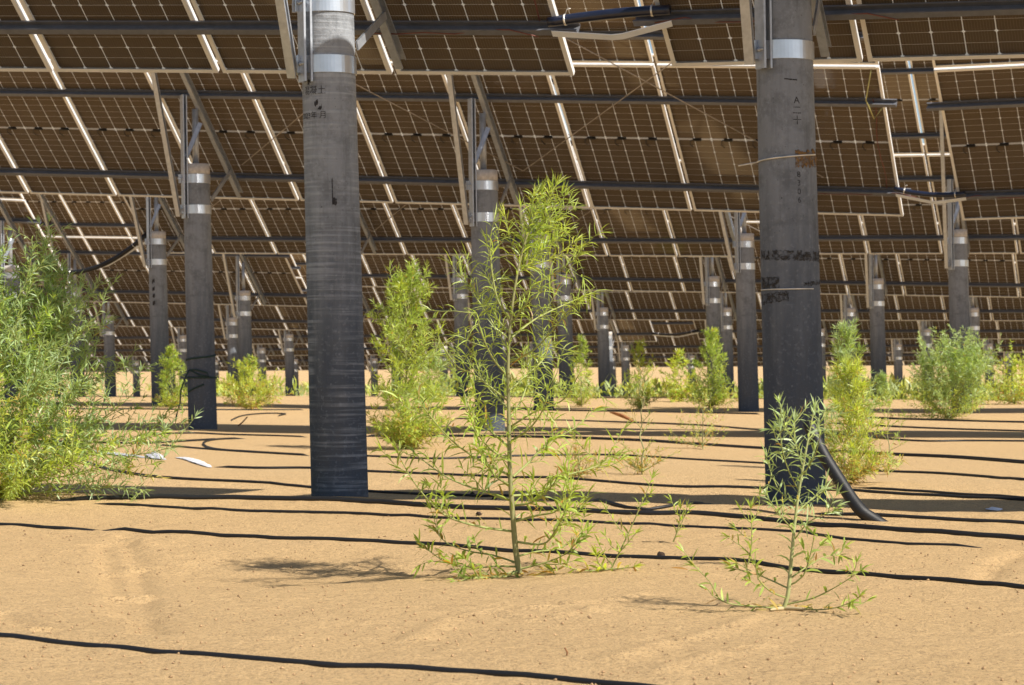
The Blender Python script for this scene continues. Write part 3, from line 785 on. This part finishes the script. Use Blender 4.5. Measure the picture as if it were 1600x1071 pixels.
def curled_leaf():
    g = ground_at(985, 662); b = MB(); vs = []; fs = []; N = 12; K = 5
    for i in range(N+1):
        f = i/N; w_ = 0.07*math.sin(math.pi*(0.08+0.84*f))**0.8
        c = Vector((-0.24+0.27*f, 0.02*math.sin(f*3), 0.13-0.11*f))
        for k in range(K):
            a = (k/(K-1)-0.5)*2.4
            vs.append(c+Vector((0.02*math.sin(a), math.sin(a)*w_, (1-math.cos(a))*w_*0.9-0.0)))
    for i in range(N):
        for k in range(K-1): fs.append((i*K+k, i*K+k+1, (i+1)*K+k+1, (i+1)*K+k))
    m_ = len(vs); vs = vs+[v-Vector((0, 0, 0.004)) for v in vs]; fs = fs+[tuple(x+m_ for x in reversed(f)) for f in fs]
    b.add(vs, fs, 0, True); o = b.build('dry_leaf', DRY); o.location = g; tag(o, 'large curled brown dry leaf lying on the sand in the middle distance', 'dry leaf')
curled_leaf()

# ------------------------------------------------------------------ plants
def rv(rnd, s_=1.0): return Vector((rnd.gauss(0, 1), rnd.gauss(0, 1), rnd.gauss(0, 1)))*s_
class Plant:
    def __init__(s, seed): s.rnd = random.Random(seed); s.lv = MB(); s.st = MB()
    def leaf(s, p, d, L, wd, droop, col):
        d = d.normalized(); side = d.cross(Vector((0, 0, 1)))
        if side.length < 1e-3: side = Vector((1, 0, 0))
        side.normalize(); tw = s.rnd.uniform(-1.2, 1.2); nrm = side.cross(d)
        side = (side*math.cos(tw)+nrm*math.sin(tw))
        pts = []; q = p.copy(); dd = d.copy(); st = L/3
        cb = s.rnd.uniform(-0.25, 0.25)
        for i in range(4):
            pts.append(q.copy()); q = q+dd*st; dd = (dd+Vector((0, 0, -droop))+side*cb*0.5).normalized()
        ws = (0.35, 1.0, 0.75, 0.0); vs = []
        for i in range(3): vs += [pts[i]-side*wd*ws[i]/2, pts[i]+side*wd*ws[i]/2]
        vs.append(pts[3])
        s.lv.add(vs, [(0, 1, 3, 2), (2, 3, 5, 4), (4, 5, 6)], 0, True, col)
    def col(s, kind, dry):
        r = s.rnd
        if r.random() < dry:
            c = r.choice(((0.52, 0.38, 0.10), (0.46, 0.25, 0.06), (0.55, 0.46, 0.18)))
        else:
            c = {'fresh': (0.41, 0.53, 0.12), 'grey': (0.42, 0.55, 0.28), 'deep': (0.29, 0.40, 0.10), 'lime': (0.53, 0.61, 0.12), 'straw': (0.56, 0.48, 0.22)}[kind]
        k = r.uniform(0.70, 1.25); y = r.uniform(-0.03, 0.05)
        return (c[0]*k+y*0.8, c[1]*k+y*0.4, max(0.02, c[2]*k))
    def twig(s, pts, r0, r1, dl, L, wd, kind='fresh', dry=0.0, scol=(0.30, 0.33, 0.10), droop=0.18, tip=0, start=0.0, spread=0.95):
        """a stem along pts with leaves spaced dl apart"""
        n = len(pts); rad = [r0+(r1-r0)*i/(n-1) for i in range(n)]
        s.st.tube(pts, rad, 5, 0, scol, caps=False)
        tot = sum((pts[i+1]-pts[i]).length for i in range(n-1)); k = s.rnd.uniform(0, 6.28); acc = 0; nxt = tot*start
        for i in range(n-1):
            a, b = pts[i], pts[i+1]; sl = (b-a).length; d = (b-a).normalized()
            while nxt < acc+sl and sl > 1e-6:
                p = a+(b-a)*((nxt-acc)/sl); k += 2.4+s.rnd.uniform(-.4, .4)
                x = d.cross(Vector((0.31, 0.77, 0.55))).normalized(); y = d.cross(x)
                out = x*math.cos(k)+y*math.sin(k)
                fr = nxt/tot
                ld = d*(1.0-spread*0.45)+out*spread+Vector((0, 0, 0.25))
                s.leaf(p, ld, L*s.rnd.uniform(0.6, 1.15)*(1.0-0.35*fr), wd*s.rnd.uniform(0.75, 1.2), droop*s.rnd.uniform(0.2, 1.8), s.col(kind, dry))
                nxt += dl*s.rnd.uniform(0.7, 1.3)
            acc += sl
        d = (pts[-1]-pts[-2]).normalized()
        for j in range(tip):
            s.leaf(pts[-1], d+rv(s.rnd, 0.38), L*s.rnd.uniform(0.55, 0.95), wd*0.8, droop*0.5, s.col(kind, dry*0.3))
    def curve(s, p, d, L, n=5, lift=0.12, wob=0.12):
        pts = [p.copy()]; d = d.normalized()
        for i in range(n):
            d = (d+rv(s.rnd, wob)+Vector((0, 0, lift))).normalized(); p = p+d*(L/n); pts.append(p.copy())
        return pts
    def finish(s, name, base, label, cat, group):
        root = empty(name); root.location = base; tag(root, label, cat, group)
        s.st.v = [tuple(Vector(v)-base) for v in s.st.v]; s.lv.v = [tuple(Vector(v)-base) for v in s.lv.v]
        s.st.build('stem', BARK, root); s.lv.build('foliage', LEAF, root)
        return root

GRP = 'green desert shrubs growing in the sand'
def px_line(pix, base, rnd, dep=0.0, zmin=True):
    """polyline at about the plant's own depth, given in photo pixels, leaning away or forward by dep"""
    out = []; n = len(pix)
    for i, (x, y) in enumerate(pix):
        Y = base.y+dep*i/(n-1)
        P = at(x, y, Y)
        if P.z < terrain(P.x, P.y)+0.006: P.z = terrain(P.x, P.y)+0.006
        out.append(P)
    return out

def main_plant():
    pl_ = Plant(7); rnd = pl_.rnd; base = ground_at(812, 898); tw = pl_.twig
    stem = dens(px_line([(812, 900), (806, 862), (802, 815), (797, 740), (795, 650), (794, 570), (799, 490), (812, 410), (830, 350), (848, 312)], base, rnd, -0.05), 0.03)
    n = len(stem); pl_.st.tube(stem, [0.0115+(0.003-0.0115)*(i/(n-1))**0.8 for i in range(n)], 8, 0, (0.27, 0.26, 0.11), caps=False)
    # leaves on the stem itself
    tw(stem[int(n*0.13):int(n*0.4)], 0.004, 0.002, 0.017, 0.105, 0.0075, 'fresh', 0.06, droop=0.5)
    tw(stem[int(n*0.30):], 0.004, 0.002, 0.0105, 0.108, 0.0046, 'fresh', 0.02, droop=0.45)
    up = [([(803, 831), (744, 822), (695, 805), (660, 771), (639, 741), (622, 710)], -0.10), ([(800, 783), (748, 766), (702, 748), (667, 724), (650, 710)], 0.10),
          ([(797, 743), (758, 724), (720, 700), (690, 672), (664, 640), (653, 623)], -0.18), ([(795, 628), (744, 588), (716, 574), (695, 546), (685, 525)], -0.10),
          ([(794, 548), (765, 497), (737, 455), (722, 428), (718, 408)], 0.08), ([(797, 500), (778, 470), (768, 420), (766, 375), (772, 345)], -0.05),
          ([(795, 567), (835, 546), (870, 508), (891, 482), (905, 470)], -0.12), ([(797, 530), (835, 500), (885, 475), (923, 459)], 0.12),
          ([(796, 668), (835, 644), (877, 627), (891, 609), (905, 585)], -0.16), ([(805, 815), (842, 805), (866, 801), (880, 787), (892, 770)], -0.08),
          ([(806, 847), (849, 850), (870, 826), (884, 797)], -0.14), ([(802, 745), (825, 724), (856, 693), (898, 669), (926, 644)], 0.06),
          ([(801, 775), (840, 770), (880, 745), (930, 730), (960, 712)], 0.10), ([(797, 700), (760, 668), (735, 640), (722, 600)], 0.15),
          ([(796, 610), (825, 585), (850, 560), (860, 530)], 0.15), ([(798, 480), (825, 455), (860, 430), (890, 412), (905, 400)], -0.08),
          ([(795, 590), (770, 560), (752, 520), (745, 490)], -0.15), ([(798, 720), (770, 705), (748, 680), (735, 655)], -0.12), ([(797, 690), (825, 672), (846, 645), (856, 612)], -0.15), ([(796, 640), (770, 615), (752, 590), (742, 560)], 0.1), ([(802, 790), (832, 785), (858, 765), (872, 745)], -0.1), ([(796, 655), (815, 625), (826, 590), (830, 560)], 0.12), ([(800, 760), (775, 745), (758, 722), (750, 700)], -0.1), ([(797, 520), (778, 500), (766, 470), (770, 440)], 0.1), ([(797, 510), (818, 480), (838, 462), (858, 450)], -0.1)]
    for pix, dep in up:
        L = px_line(pix, base, rnd, dep*2.2); L = dens(L, 0.025)
        low = pix[0][1] > 690
        tw(L, 0.0052 if low else 0.0042, 0.0016, 0.0150 if not low else 0.018, 0.100 if low else 0.108, 0.0092 if low else 0.0044, 'deep' if low and rnd.random() < .4 else 'fresh', 0.12 if low else 0.03, scol=(0.33, 0.36, 0.12), droop=0.50, tip=6, start=0.08)
        for j in range(4 if low else 4):   # side twigs
            i = rnd.randrange(len(L)//4, len(L)); d = (L[i]-L[i-1]).normalized()+rv(rnd, 0.6)
            c = pl_.curve(L[i], d, rnd.uniform(0.07, 0.17), 4, 0.10, 0.15)
            tw(c, 0.002, 0.001, 0.0135, 0.09, 0.008 if low else 0.0043, 'fresh', 0.08 if low else 0.02, droop=0.38, tip=4)
    # dense tuft at the head
    for x0, y0, x1, y1 in ((812, 410, 795, 335), (815, 400, 850, 300), (820, 385, 880, 305), (825, 370, 893, 320), (828, 360, 870, 295), (815, 410, 885, 360), (812, 420, 893, 385), (835, 345, 858, 300), (812, 425, 845, 395), (820, 395, 865, 345), (822, 385, 862, 375), (818, 395, 815, 318), (828, 362, 838, 300)):
        for rep in range(2 if x1 > 825 else 1):
            jx, jy = rnd.uniform(-7, 7), rnd.uniform(-7, 7)
            L = px_line([(x0, y0), ((x0+x1)/2+jx, (y0+y1)/2+4), (x1+jx, y1+jy)], base, rnd, rnd.uniform(-0.12, 0.10)); L = dens(L, 0.02)
            tw(L, 0.0025, 0.001, 0.0078, 0.078, 0.0046, rnd.choice(('lime', 'fresh')), 0.0, droop=0.22, tip=7)
    # low runners
    for pix, dep in (([(809, 892), (779, 912), (744, 918), (723, 905), (706, 882)], -0.05), ([(808, 880), (770, 868), (735, 862), (700, 850), (680, 830)], 0.12),
                     ([(808, 886), (775, 885), (735, 888), (695, 878), (668, 858)], 0.02), ([(810, 890), (850, 880), (880, 868), (900, 850)], -0.04), ([(810, 892), (790, 915), (760, 925), (735, 925)], -0.1), ([(807, 870), (840, 862), (872, 858), (905, 840)], 0.1)):
        L = dens(px_line(pix, base, rnd, dep*2), 0.025)
        tw(L, 0.0042, 0.0015, 0.026, 0.080, 0.0125, 'deep', 0.28, droop=0.35, tip=5, start=0.15)
        for j in range(3):
            i = rnd.randrange(len(L)//3, len(L)); c = pl_.curve(L[i], (L[i]-L[i-1]).normalized()+rv(rnd, 0.5)+Vector((0, 0, 0.5)), rnd.uniform(0.06, 0.13), 4, 0.1, 0.15)
            tw(c, 0.002, 0.001, 0.022, 0.07, 0.011, 'fresh', 0.2, droop=0.35, tip=4)
    for k in range(46):   # fallen dry leaves and bits around the foot
        p = base+Vector((rnd.gauss(0.05, 0.16), rnd.gauss(-0.03, 0.12), 0)); p.z = terrain(p.x, p.y)+0.007
        pl_.leaf(p, Vector((rnd.uniform(-1, 1), rnd.uniform(-1, 1), 0.2)), rnd.uniform(0.03, 0.07), 0.009, 0.1, pl_.col('straw', 0.9))
    pl_.finish('shrub', base, 'tall thin shrub with narrow leaves standing alone in the middle foreground', 'shrub', GRP)
main_plant()

def plant_two():
    pl_ = Plant(21); rnd = pl_.rnd; base = ground_at(1226, 956); tw = pl_.twig
    stem = dens(px_line([(1224, 958), (1231, 930), (1237, 870), (1244, 800), (1254, 735), (1264, 680), (1272, 640)], base, rnd, -0.03), 0.025)
    n = len(stem); pl_.st.tube(stem, [0.0072+(0.002-0.0072)*(i/(n-1)) for i in range(n)], 7, 0, (0.38, 0.40, 0.17), caps=False)
    tw(stem[int(n*0.2):], 0.003, 0.0015, 0.012, 0.066, 0.0062, 'grey', 0.02, droop=0.30, tip=7)
    for pix, dep in (([(1250, 770), (1232, 735), (1222, 700), (1218, 668)], -0.08), ([(1246, 790), (1220, 770), (1205, 740), (1198, 715)], 0.05), ([(1252, 745), (1272, 715), (1282, 680)], -0.1),
                     ([(1240, 830), (1215, 800), (1198, 775)], -0.05), ([(1246, 800), (1268, 780), (1290, 765)], 0.08), ([(1240, 845), (1265, 815), (1300, 800)], -0.06), ([(1255, 730), (1243, 695), (1242, 660)], 0.05), ([(1262, 690), (1282, 660), (1290, 640)], 0.06),
                     ([(1258, 715), (1235, 680), (1224, 655)], -0.04)):
        L = dens(px_line(pix, base, rnd, dep*1.5), 0.02)
        tw(L, 0.0026, 0.001, 0.0125, 0.072, 0.0050, 'grey', 0.02, droop=0.25, tip=7)
        for j in range(3):
            i = rnd.randrange(len(L)//3, len(L)); c = pl_.curve(L[i], (L[i]-L[i-1]).normalized()+rv(rnd, 0.6), rnd.uniform(0.04, 0.08), 3, 0.1, 0.15)
            tw(c, 0.0016, 0.0008, 0.012, 0.055, 0.0056, 'grey', 0.02, droop=0.25, tip=5)
    for pix, dep in (([(1222, 952), (1180, 948), (1130, 940), (1108, 908), (1086, 886)], -0.05), ([(1228, 945), (1270, 935), (1310, 915), (1345, 892)], -0.10), ([(1228, 950), (1275, 955), (1305, 950), (1328, 942)], -0.10),
                     ([(1232, 920), (1200, 905), (1175, 895), (1150, 890)], 0.08), ([(1234, 905), (1262, 885), (1290, 870), (1312, 868)], 0.10), ([(1233, 915), (1255, 900), (1268, 860), (1272, 835)], -0.05), ([(1230, 935), (1205, 925), (1185, 905), (1180, 880)], -0.1)):
        L = dens(px_line(pix, base, rnd, dep*1.5), 0.02)
        tw(L, 0.003, 0.0012, 0.024, 0.060, 0.0095, 'deep', 0.16, droop=0.35, tip=5, start=0.25)
        for j in range(2):
            i = rnd.randrange(len(L)//2, len(L)); c = pl_.curve(L[i], (L[i]-L[i-1]).normalized()+rv(rnd, 0.5), rnd.uniform(0.05, 0.09), 3, 0.2, 0.15)
            tw(c, 0.0018, 0.001, 0.018, 0.055, 0.008, 'fresh', 0.1, droop=0.3, tip=5)
    for pix in ([(1224, 957), (1212, 966), (1203, 970)], [(1226, 958), (1245, 965), (1258, 968)]):
        L = px_line(pix, base, rnd, -0.05); pl_.st.tube(L, [0.007, 0.006, 0.003], 6, 0, (0.45, 0.36, 0.20), caps=False)
    for k in range(16):   # fallen dry leaves around the foot
        p = base+Vector((rnd.uniform(-0.12, 0.16), rnd.uniform(-0.05, 0.05), 0)); p.z = terrain(p.x, p.y)+0.006
        pl_.leaf(p, Vector((rnd.uniform(-1, 1), rnd.uniform(-1, 1), 0.15)), 0.05, 0.009, 0.1, pl_.col('straw', 0.9))
    pl_.finish('shrub', base, 'small slender shrub in front of the pole with the rusty patch, right foreground', 'shrub', GRP)
plant_two()

def seedling(b_, top, h_branch, label, seed, extra=()):
    pl_ = Plant(seed); rnd = pl_.rnd; base = ground_at(*b_)
    L = dens(px_line([b_, ((b_[0]*0.6+top[0]*0.4)+4, b_[1]*0.55+top[1]*0.45), top], base, rnd, -0.03), 0.02)
    pl_.twig(L, 0.0035, 0.0012, 0.013, 0.062, 0.0070, 'fresh', 0.10, droop=0.3, tip=8, start=0.15)
    for j in range(h_branch):
        i = rnd.randrange(1, len(L)*3//4); c = pl_.curve(L[i], Vector((rnd.choice((-1, 1))*1.0, rnd.uniform(-.6, .6), 0.7)), rnd.uniform(0.06, 0.13), 4, 0.15, 0.15)
        pl_.twig(c, 0.0022, 0.001, 0.013, 0.055, 0.007, 'fresh', 0.12, droop=0.3, tip=6)
    for pix in extra:
        c = dens(px_line(pix, base, rnd, -0.04), 0.02); pl_.twig(c, 0.003, 0.0015, 0.014, 0.065, 0.011, 'lime', 0.25, droop=0.25, tip=6)
    pl_.finish('seedling', base, label, 'seedling', 'small seedlings in the foreground sand')
seedling((955, 893), (1019, 748), 5, 'tallest thin seedling leaning right beside the tall middle plant', 31, ([(950, 893), (925, 893), (890, 888), (872, 880)], [(945, 893), (935, 902), (934, 912)], [(950, 892), (970, 892), (990, 886)], [(945, 890), (935, 880), (932, 868)]))
seedling((1052, 847), (1063, 795), 3, 'tiny seedling left of the other near the thick hose', 32)
seedling((1169, 886), (1173, 795), 4, 'thin seedling left of the rusty-patch pole foot, with orange lower leaves', 33)

def bush(b_, h, w_, label, seed, kind='fresh', nb=40, dl=0.020, L=0.085, wd=0.0075, dry=0.03, prof=None, stems=1, name='shrub', skirt=0, twn=5, lean=0.0, wleaf=1.0, base=None, cols=None, group=GRP, tipn=5, sprays=()):
    """upright bush: primary branches leave the stem, twigs leave the branches, narrow leaves on both"""
    pl_ = Plant(seed); rnd = pl_.rnd; base = base or ground_at(*b_); h *= 0.87; w_ *= 0.94
    prof = prof or (lambda f: (1-f)**0.55*(0.45+0.55*min(1, f*5+0.3)))
    heads = []
    for s_ in range(stems):
        a = rnd.uniform(0, 6.28); off = 0 if stems == 1 else w_*0.22
        pts = [base+Vector((0, 0, -0.02))]
        for i in range(1, 9):
            f = i/8; pts.append(base+Vector((math.cos(a)*off*f+lean*h*f, math.sin(a)*off*f, h*f*(1 if s_ == 0 else rnd.uniform(0.75, 0.95))))+Vector((rnd.gauss(0, .012), rnd.gauss(0, .012), 0))*h)
        r0 = 0.010*h if h > 0.5 else 0.006
        pl_.st.tube(pts, [r0*(1-0.8*i/8) for i in range(9)], 6, 0, (0.30, 0.29, 0.13), caps=False)
        heads.append(pts)
    for k in range(nb):
        pts = heads[k % stems]; f = (k+rnd.random())/nb; f = 0.03+0.95*f
        i = min(7, int(f*8)); p = pts[i].lerp(pts[i+1], f*8-i)
        a = k*2.4+rnd.uniform(-.5, .5); R = w_*0.5*prof(f)*rnd.uniform(0.65, 1.2)+0.05*h*0.3
        el_ = 0.55+0.9*f+rnd.uniform(-.2, .2)
        d = Vector((math.cos(a), math.sin(a), math.tan(min(1.25, el_*0.75))))
        Lb = R*math.hypot(1, min(1.6, math.tan(min(1.25, el_*0.75))*0.8))
        c = pl_.curve(p, d, Lb, 5, 0.06, 0.10)
        kk = kind if rnd.random() < 0.75 else rnd.choice(('grey', 'fresh', 'deep') if kind == 'grey' else ('lime', 'fresh', 'deep'))
        dr = dry*(2.5 if f < 0.22 else 1.0)
        pl_.twig(c, 0.004*h, 0.0012*h, dl, L, wd, kk, dr, droop=0.28, tip=tipn, start=0.2)
        for j in range(twn):
            t = rnd.uniform(0.25, 1.0); ii = min(4, int(t*5)); pp = c[ii].lerp(c[ii+1], t*5-ii)
            dd = (c[ii+1]-c[ii]).normalized()+rv(rnd, 0.55)+Vector((0, 0, 0.15))
            cc = pl_.curve(pp, dd, rnd.uniform(0.35, 0.75)*max(0.10, R*0.62), 4, 0.10, 0.14)
            pl_.twig(cc, 0.002*h, 0.0009*h, dl, L*0.9, wd*wleaf, kk, dr, droop=0.25, tip=tipn)
    for k in range(skirt):   # low spreading growth around the foot
        a = rnd.uniform(0, 6.28); d = Vector((math.cos(a), math.sin(a), rnd.uniform(0.15, 0.9)))
        c = pl_.curve(base+Vector((0, 0, 0.02)), d, w_*rnd.uniform(0.35, 0.75), 5, 0.02, 0.12)
        for i, q in enumerate(c):
            if q.z < base.z+0.02: q.z = base.z+0.02
        pl_.twig(c, 0.003, 0.001, dl*0.8, L*0.9, wd*1.2, rnd.choice(('fresh', 'lime', 'straw')), dry*4, droop=0.3, tip=5)
        for j in range(3):
            cc = pl_.curve(c[rnd.randrange(1, 5)], d+rv(rnd, 0.7)+Vector((0, 0, 0.4)), w_*rnd.uniform(0.12, 0.25), 3, 0.1, 0.15)
            pl_.twig(cc, 0.002, 0.001, dl*0.8, L*0.8, wd*1.2, rnd.choice(('fresh', 'lime')), dry*3, droop=0.3, tip=5)
    for pix in sprays:       # long arching side shoots
        c = dens(px_line(pix, base, rnd, rnd.uniform(-0.35, 0.25)), 0.04)
        pl_.twig(c, 0.005, 0.0015, dl, L, wd, kind, dry, droop=0.3, tip=tipn, start=0.2)
        for j in range(16):
            i = rnd.randrange(len(c)//4, len(c)); cc = pl_.curve(c[i], (c[i]-c[i-1]).normalized()+rv(rnd, 0.6)+Vector((0, 0, 0.2)), rnd.uniform(0.08, 0.24), 4, 0.08, 0.14)
            pl_.twig(cc, 0.002, 0.001, dl*0.9, L*0.9, wd, kind, dry, droop=0.28, tip=tipn)
    return pl_.finish(name, base, label, 'shrub', group)

# big bush at the left edge
bush((8, 780), 1.52, 1.52, 'biggest and densest green bush, filling the left edge of the picture', 101, 'grey', nb=120, dl=0.018, L=0.090, wd=0.0078, dry=0.012, stems=3, skirt=40, twn=10,
     prof=lambda f: (1-f)**0.72*(0.75+0.25*min(1, f*3)),
     sprays=([(20, 760), (120, 740), (200, 715), (268, 700)], [(20, 700), (110, 680), (180, 640), (222, 600)], [(15, 640), (90, 600), (150, 560), (195, 572)], [(10, 600), (70, 540), (115, 475), (138, 462)], [(30, 772), (100, 768), (170, 762), (225, 766)], [(20, 720), (90, 700), (160, 690), (212, 688)], [(5, 560), (36, 480), (58, 420), (72, 385)]))
# middle distance
bush((634, 702), 1.63, 0.78, 'bright upright bush between the nearest left pole and the tall thin plant', 102, 'fresh', nb=70, dl=0.022, L=0.10, wd=0.0085, dry=0.04, skirt=34, twn=7, stems=1, lean=0.02,
     prof=lambda f: (1-f)**0.42*(0.62+0.38*min(1, f*4)))
bush((1322, 735), 1.10, 0.50, 'pale pointed bush right behind the rusty-patch pole, taller of the two there', 103, 'grey', nb=50, dl=0.018, L=0.085, wd=0.0058, dry=0.05, skirt=0, twn=6, lean=0.0)
bush((1330, 757), 0.78, 0.50, 'yellow-green low bush at the right side of the rusty-patch pole', 104, 'lime', nb=36, dl=0.016, L=0.085, wd=0.0062, dry=0.16, skirt=16, twn=5)
bush((1486, 656), 0.90, 1.35, 'round dense green bush in front of the third-row pole at the right', 105, 'grey', nb=90, dl=0.026, L=0.09, wd=0.010, dry=0.01, skirt=18, twn=8, stems=3, prof=lambda f: (1-f)**0.40*(0.75+0.25*min(1, f*4)))
bush((1108, 638), 1.32, 0.85, 'pointed bush left of the rusty-patch pole, at the foot of a fourth-row pole', 106, 'fresh', nb=46, dl=0.03, L=0.10, wd=0.012, dry=0.04, skirt=20, twn=6, lean=0.06)
bush((1000, 640), 1.15, 0.62, 'sparse far bush midway between the tall plant and the rusty-patch pole', 107, 'lime', nb=28, dl=0.034, L=0.10, wd=0.011, dry=0.10, skirt=14, twn=5)
bush((908, 636), 1.20, 0.60, 'far pale bush just right of the tall plant, beside the fourth-row pole', 108, 'fresh', nb=30, dl=0.034, L=0.10, wd=0.011, dry=0.06, skirt=12, twn=5)
bush((268, 637), 0.98, 0.62, 'small bush at the foot of the third-row pole left of the twine-tied pole', 109, 'fresh', nb=34, dl=0.030, L=0.10, wd=0.012, dry=0.05, skirt=16, twn=6)
bush((388, 641), 0.72, 1.0, 'low yellowish bush at the foot of the sunlit pole on the left', 110, 'lime', nb=30, dl=0.030, L=0.10, wd=0.012, dry=0.10, skirt=26, twn=5)
bush((456, 612), 1.05, 0.78, 'rounded far bush just left of the nearest left pole', 111, 'grey', nb=34, dl=0.036, L=0.12, wd=0.016, dry=0.04, skirt=14, twn=6)
bush((412, 606), 1.10, 0.5, 'narrow far bush behind the sunlit pole on the left', 112, 'lime', nb=24, dl=0.036, L=0.12, wd=0.016, dry=0.04, skirt=8, twn=5)
bush((1378, 636), 0.55, 0.36, 'small green bush at the foot of the fourth-row pole, right of the rusty-patch pole', 113, 'grey', nb=22, dl=0.030, L=0.09, wd=0.012, dry=0.02, skirt=6, twn=5)
bush((678, 628), 0.9, 0.7, 'far pale bush half hidden behind the bright upright bush', 114, 'grey', nb=26, dl=0.036, L=0.11, wd=0.014, dry=0.05, skirt=14, twn=5)
# thin, dry plants in the middle distance
bush((1098, 702), 0.42, 0.62, 'sparse straggly plant lying low left of the rusty-patch pole', 120, 'fresh', nb=14, dl=0.040, L=0.055, wd=0.007, dry=0.2, skirt=6, twn=3, tipn=2)
bush((1004, 742), 0.78, 0.38, 'thin straw-coloured plant with a bare stalk right of the tall plant', 121, 'straw', nb=10, dl=0.045, L=0.05, wd=0.006, dry=0.35, skirt=12, twn=3, tipn=2, name='dry_plant')
bush((905, 748), 0.22, 0.34, 'low tuft of pale dry grass-like twigs right of the tall stem', 122, 'straw', nb=10, dl=0.030, L=0.055, wd=0.006, dry=0.4, skirt=12, twn=3, tipn=2, name='dry_plant')
bush((1388, 742), 0.62, 0.3, 'thin wiry plant at the right side of the yellow-green bush', 123, 'fresh', nb=10, dl=0.035, L=0.05, wd=0.006, dry=0.1, skirt=4, twn=3, tipn=2)
# far weeds on the plain: individual tufts where they can be told apart
for i, (px, py, h, w_) in enumerate(((1585, 632, 0.6, 1.5), (1060, 628, 0.9, 0.7), (1240, 600, 1.0, 1.0))):
    bush((px, py), h, w_, ['low far weeds at the right edge below the last poles', 'far weedy tuft left of the pointed bush', 'far weedy tuft hidden mostly by the rusty-patch pole'][i], 130+i, 'lime', nb=22, dl=0.045, L=0.12, wd=0.02, dry=0.06, skirt=14, twn=4)
def weeds():
    pl_ = Plant(55); rnd = pl_.rnd
    for k in range(1500):
        Y = rnd.uniform(50, 150); u = rnd.uniform(-0.22, 0.22)
        dens_ = noise.noise(Vector((u*22, Y*0.05, 2.2)))+(0.16 if u > -0.035 else -0.10)
        if dens_ < 0.02: continue
        x = u*Y; z = terrain(x, Y, False); p = Vector((x, Y, z))
        hh = rnd.uniform(0.25, 0.75)*(1.0 if Y > 62 else 0.7); kk = rnd.choice(('lime', 'fresh', 'grey'))
        for j in range(26):
            q = p+Vector((rnd.gauss(0, .35), rnd.gauss(0, .3), 0))
            pl_.leaf(q+Vector((0, 0, hh*rnd.random()*0.7)), Vector((rnd.gauss(0, .5), rnd.gauss(0, .5), 1)), hh*0.5, 0.05, 0.2, pl_.col(kk, 0.01))
    b = pl_.lv.build('weed_cover', LEAF); tag(b, kind='stuff')
weeds()
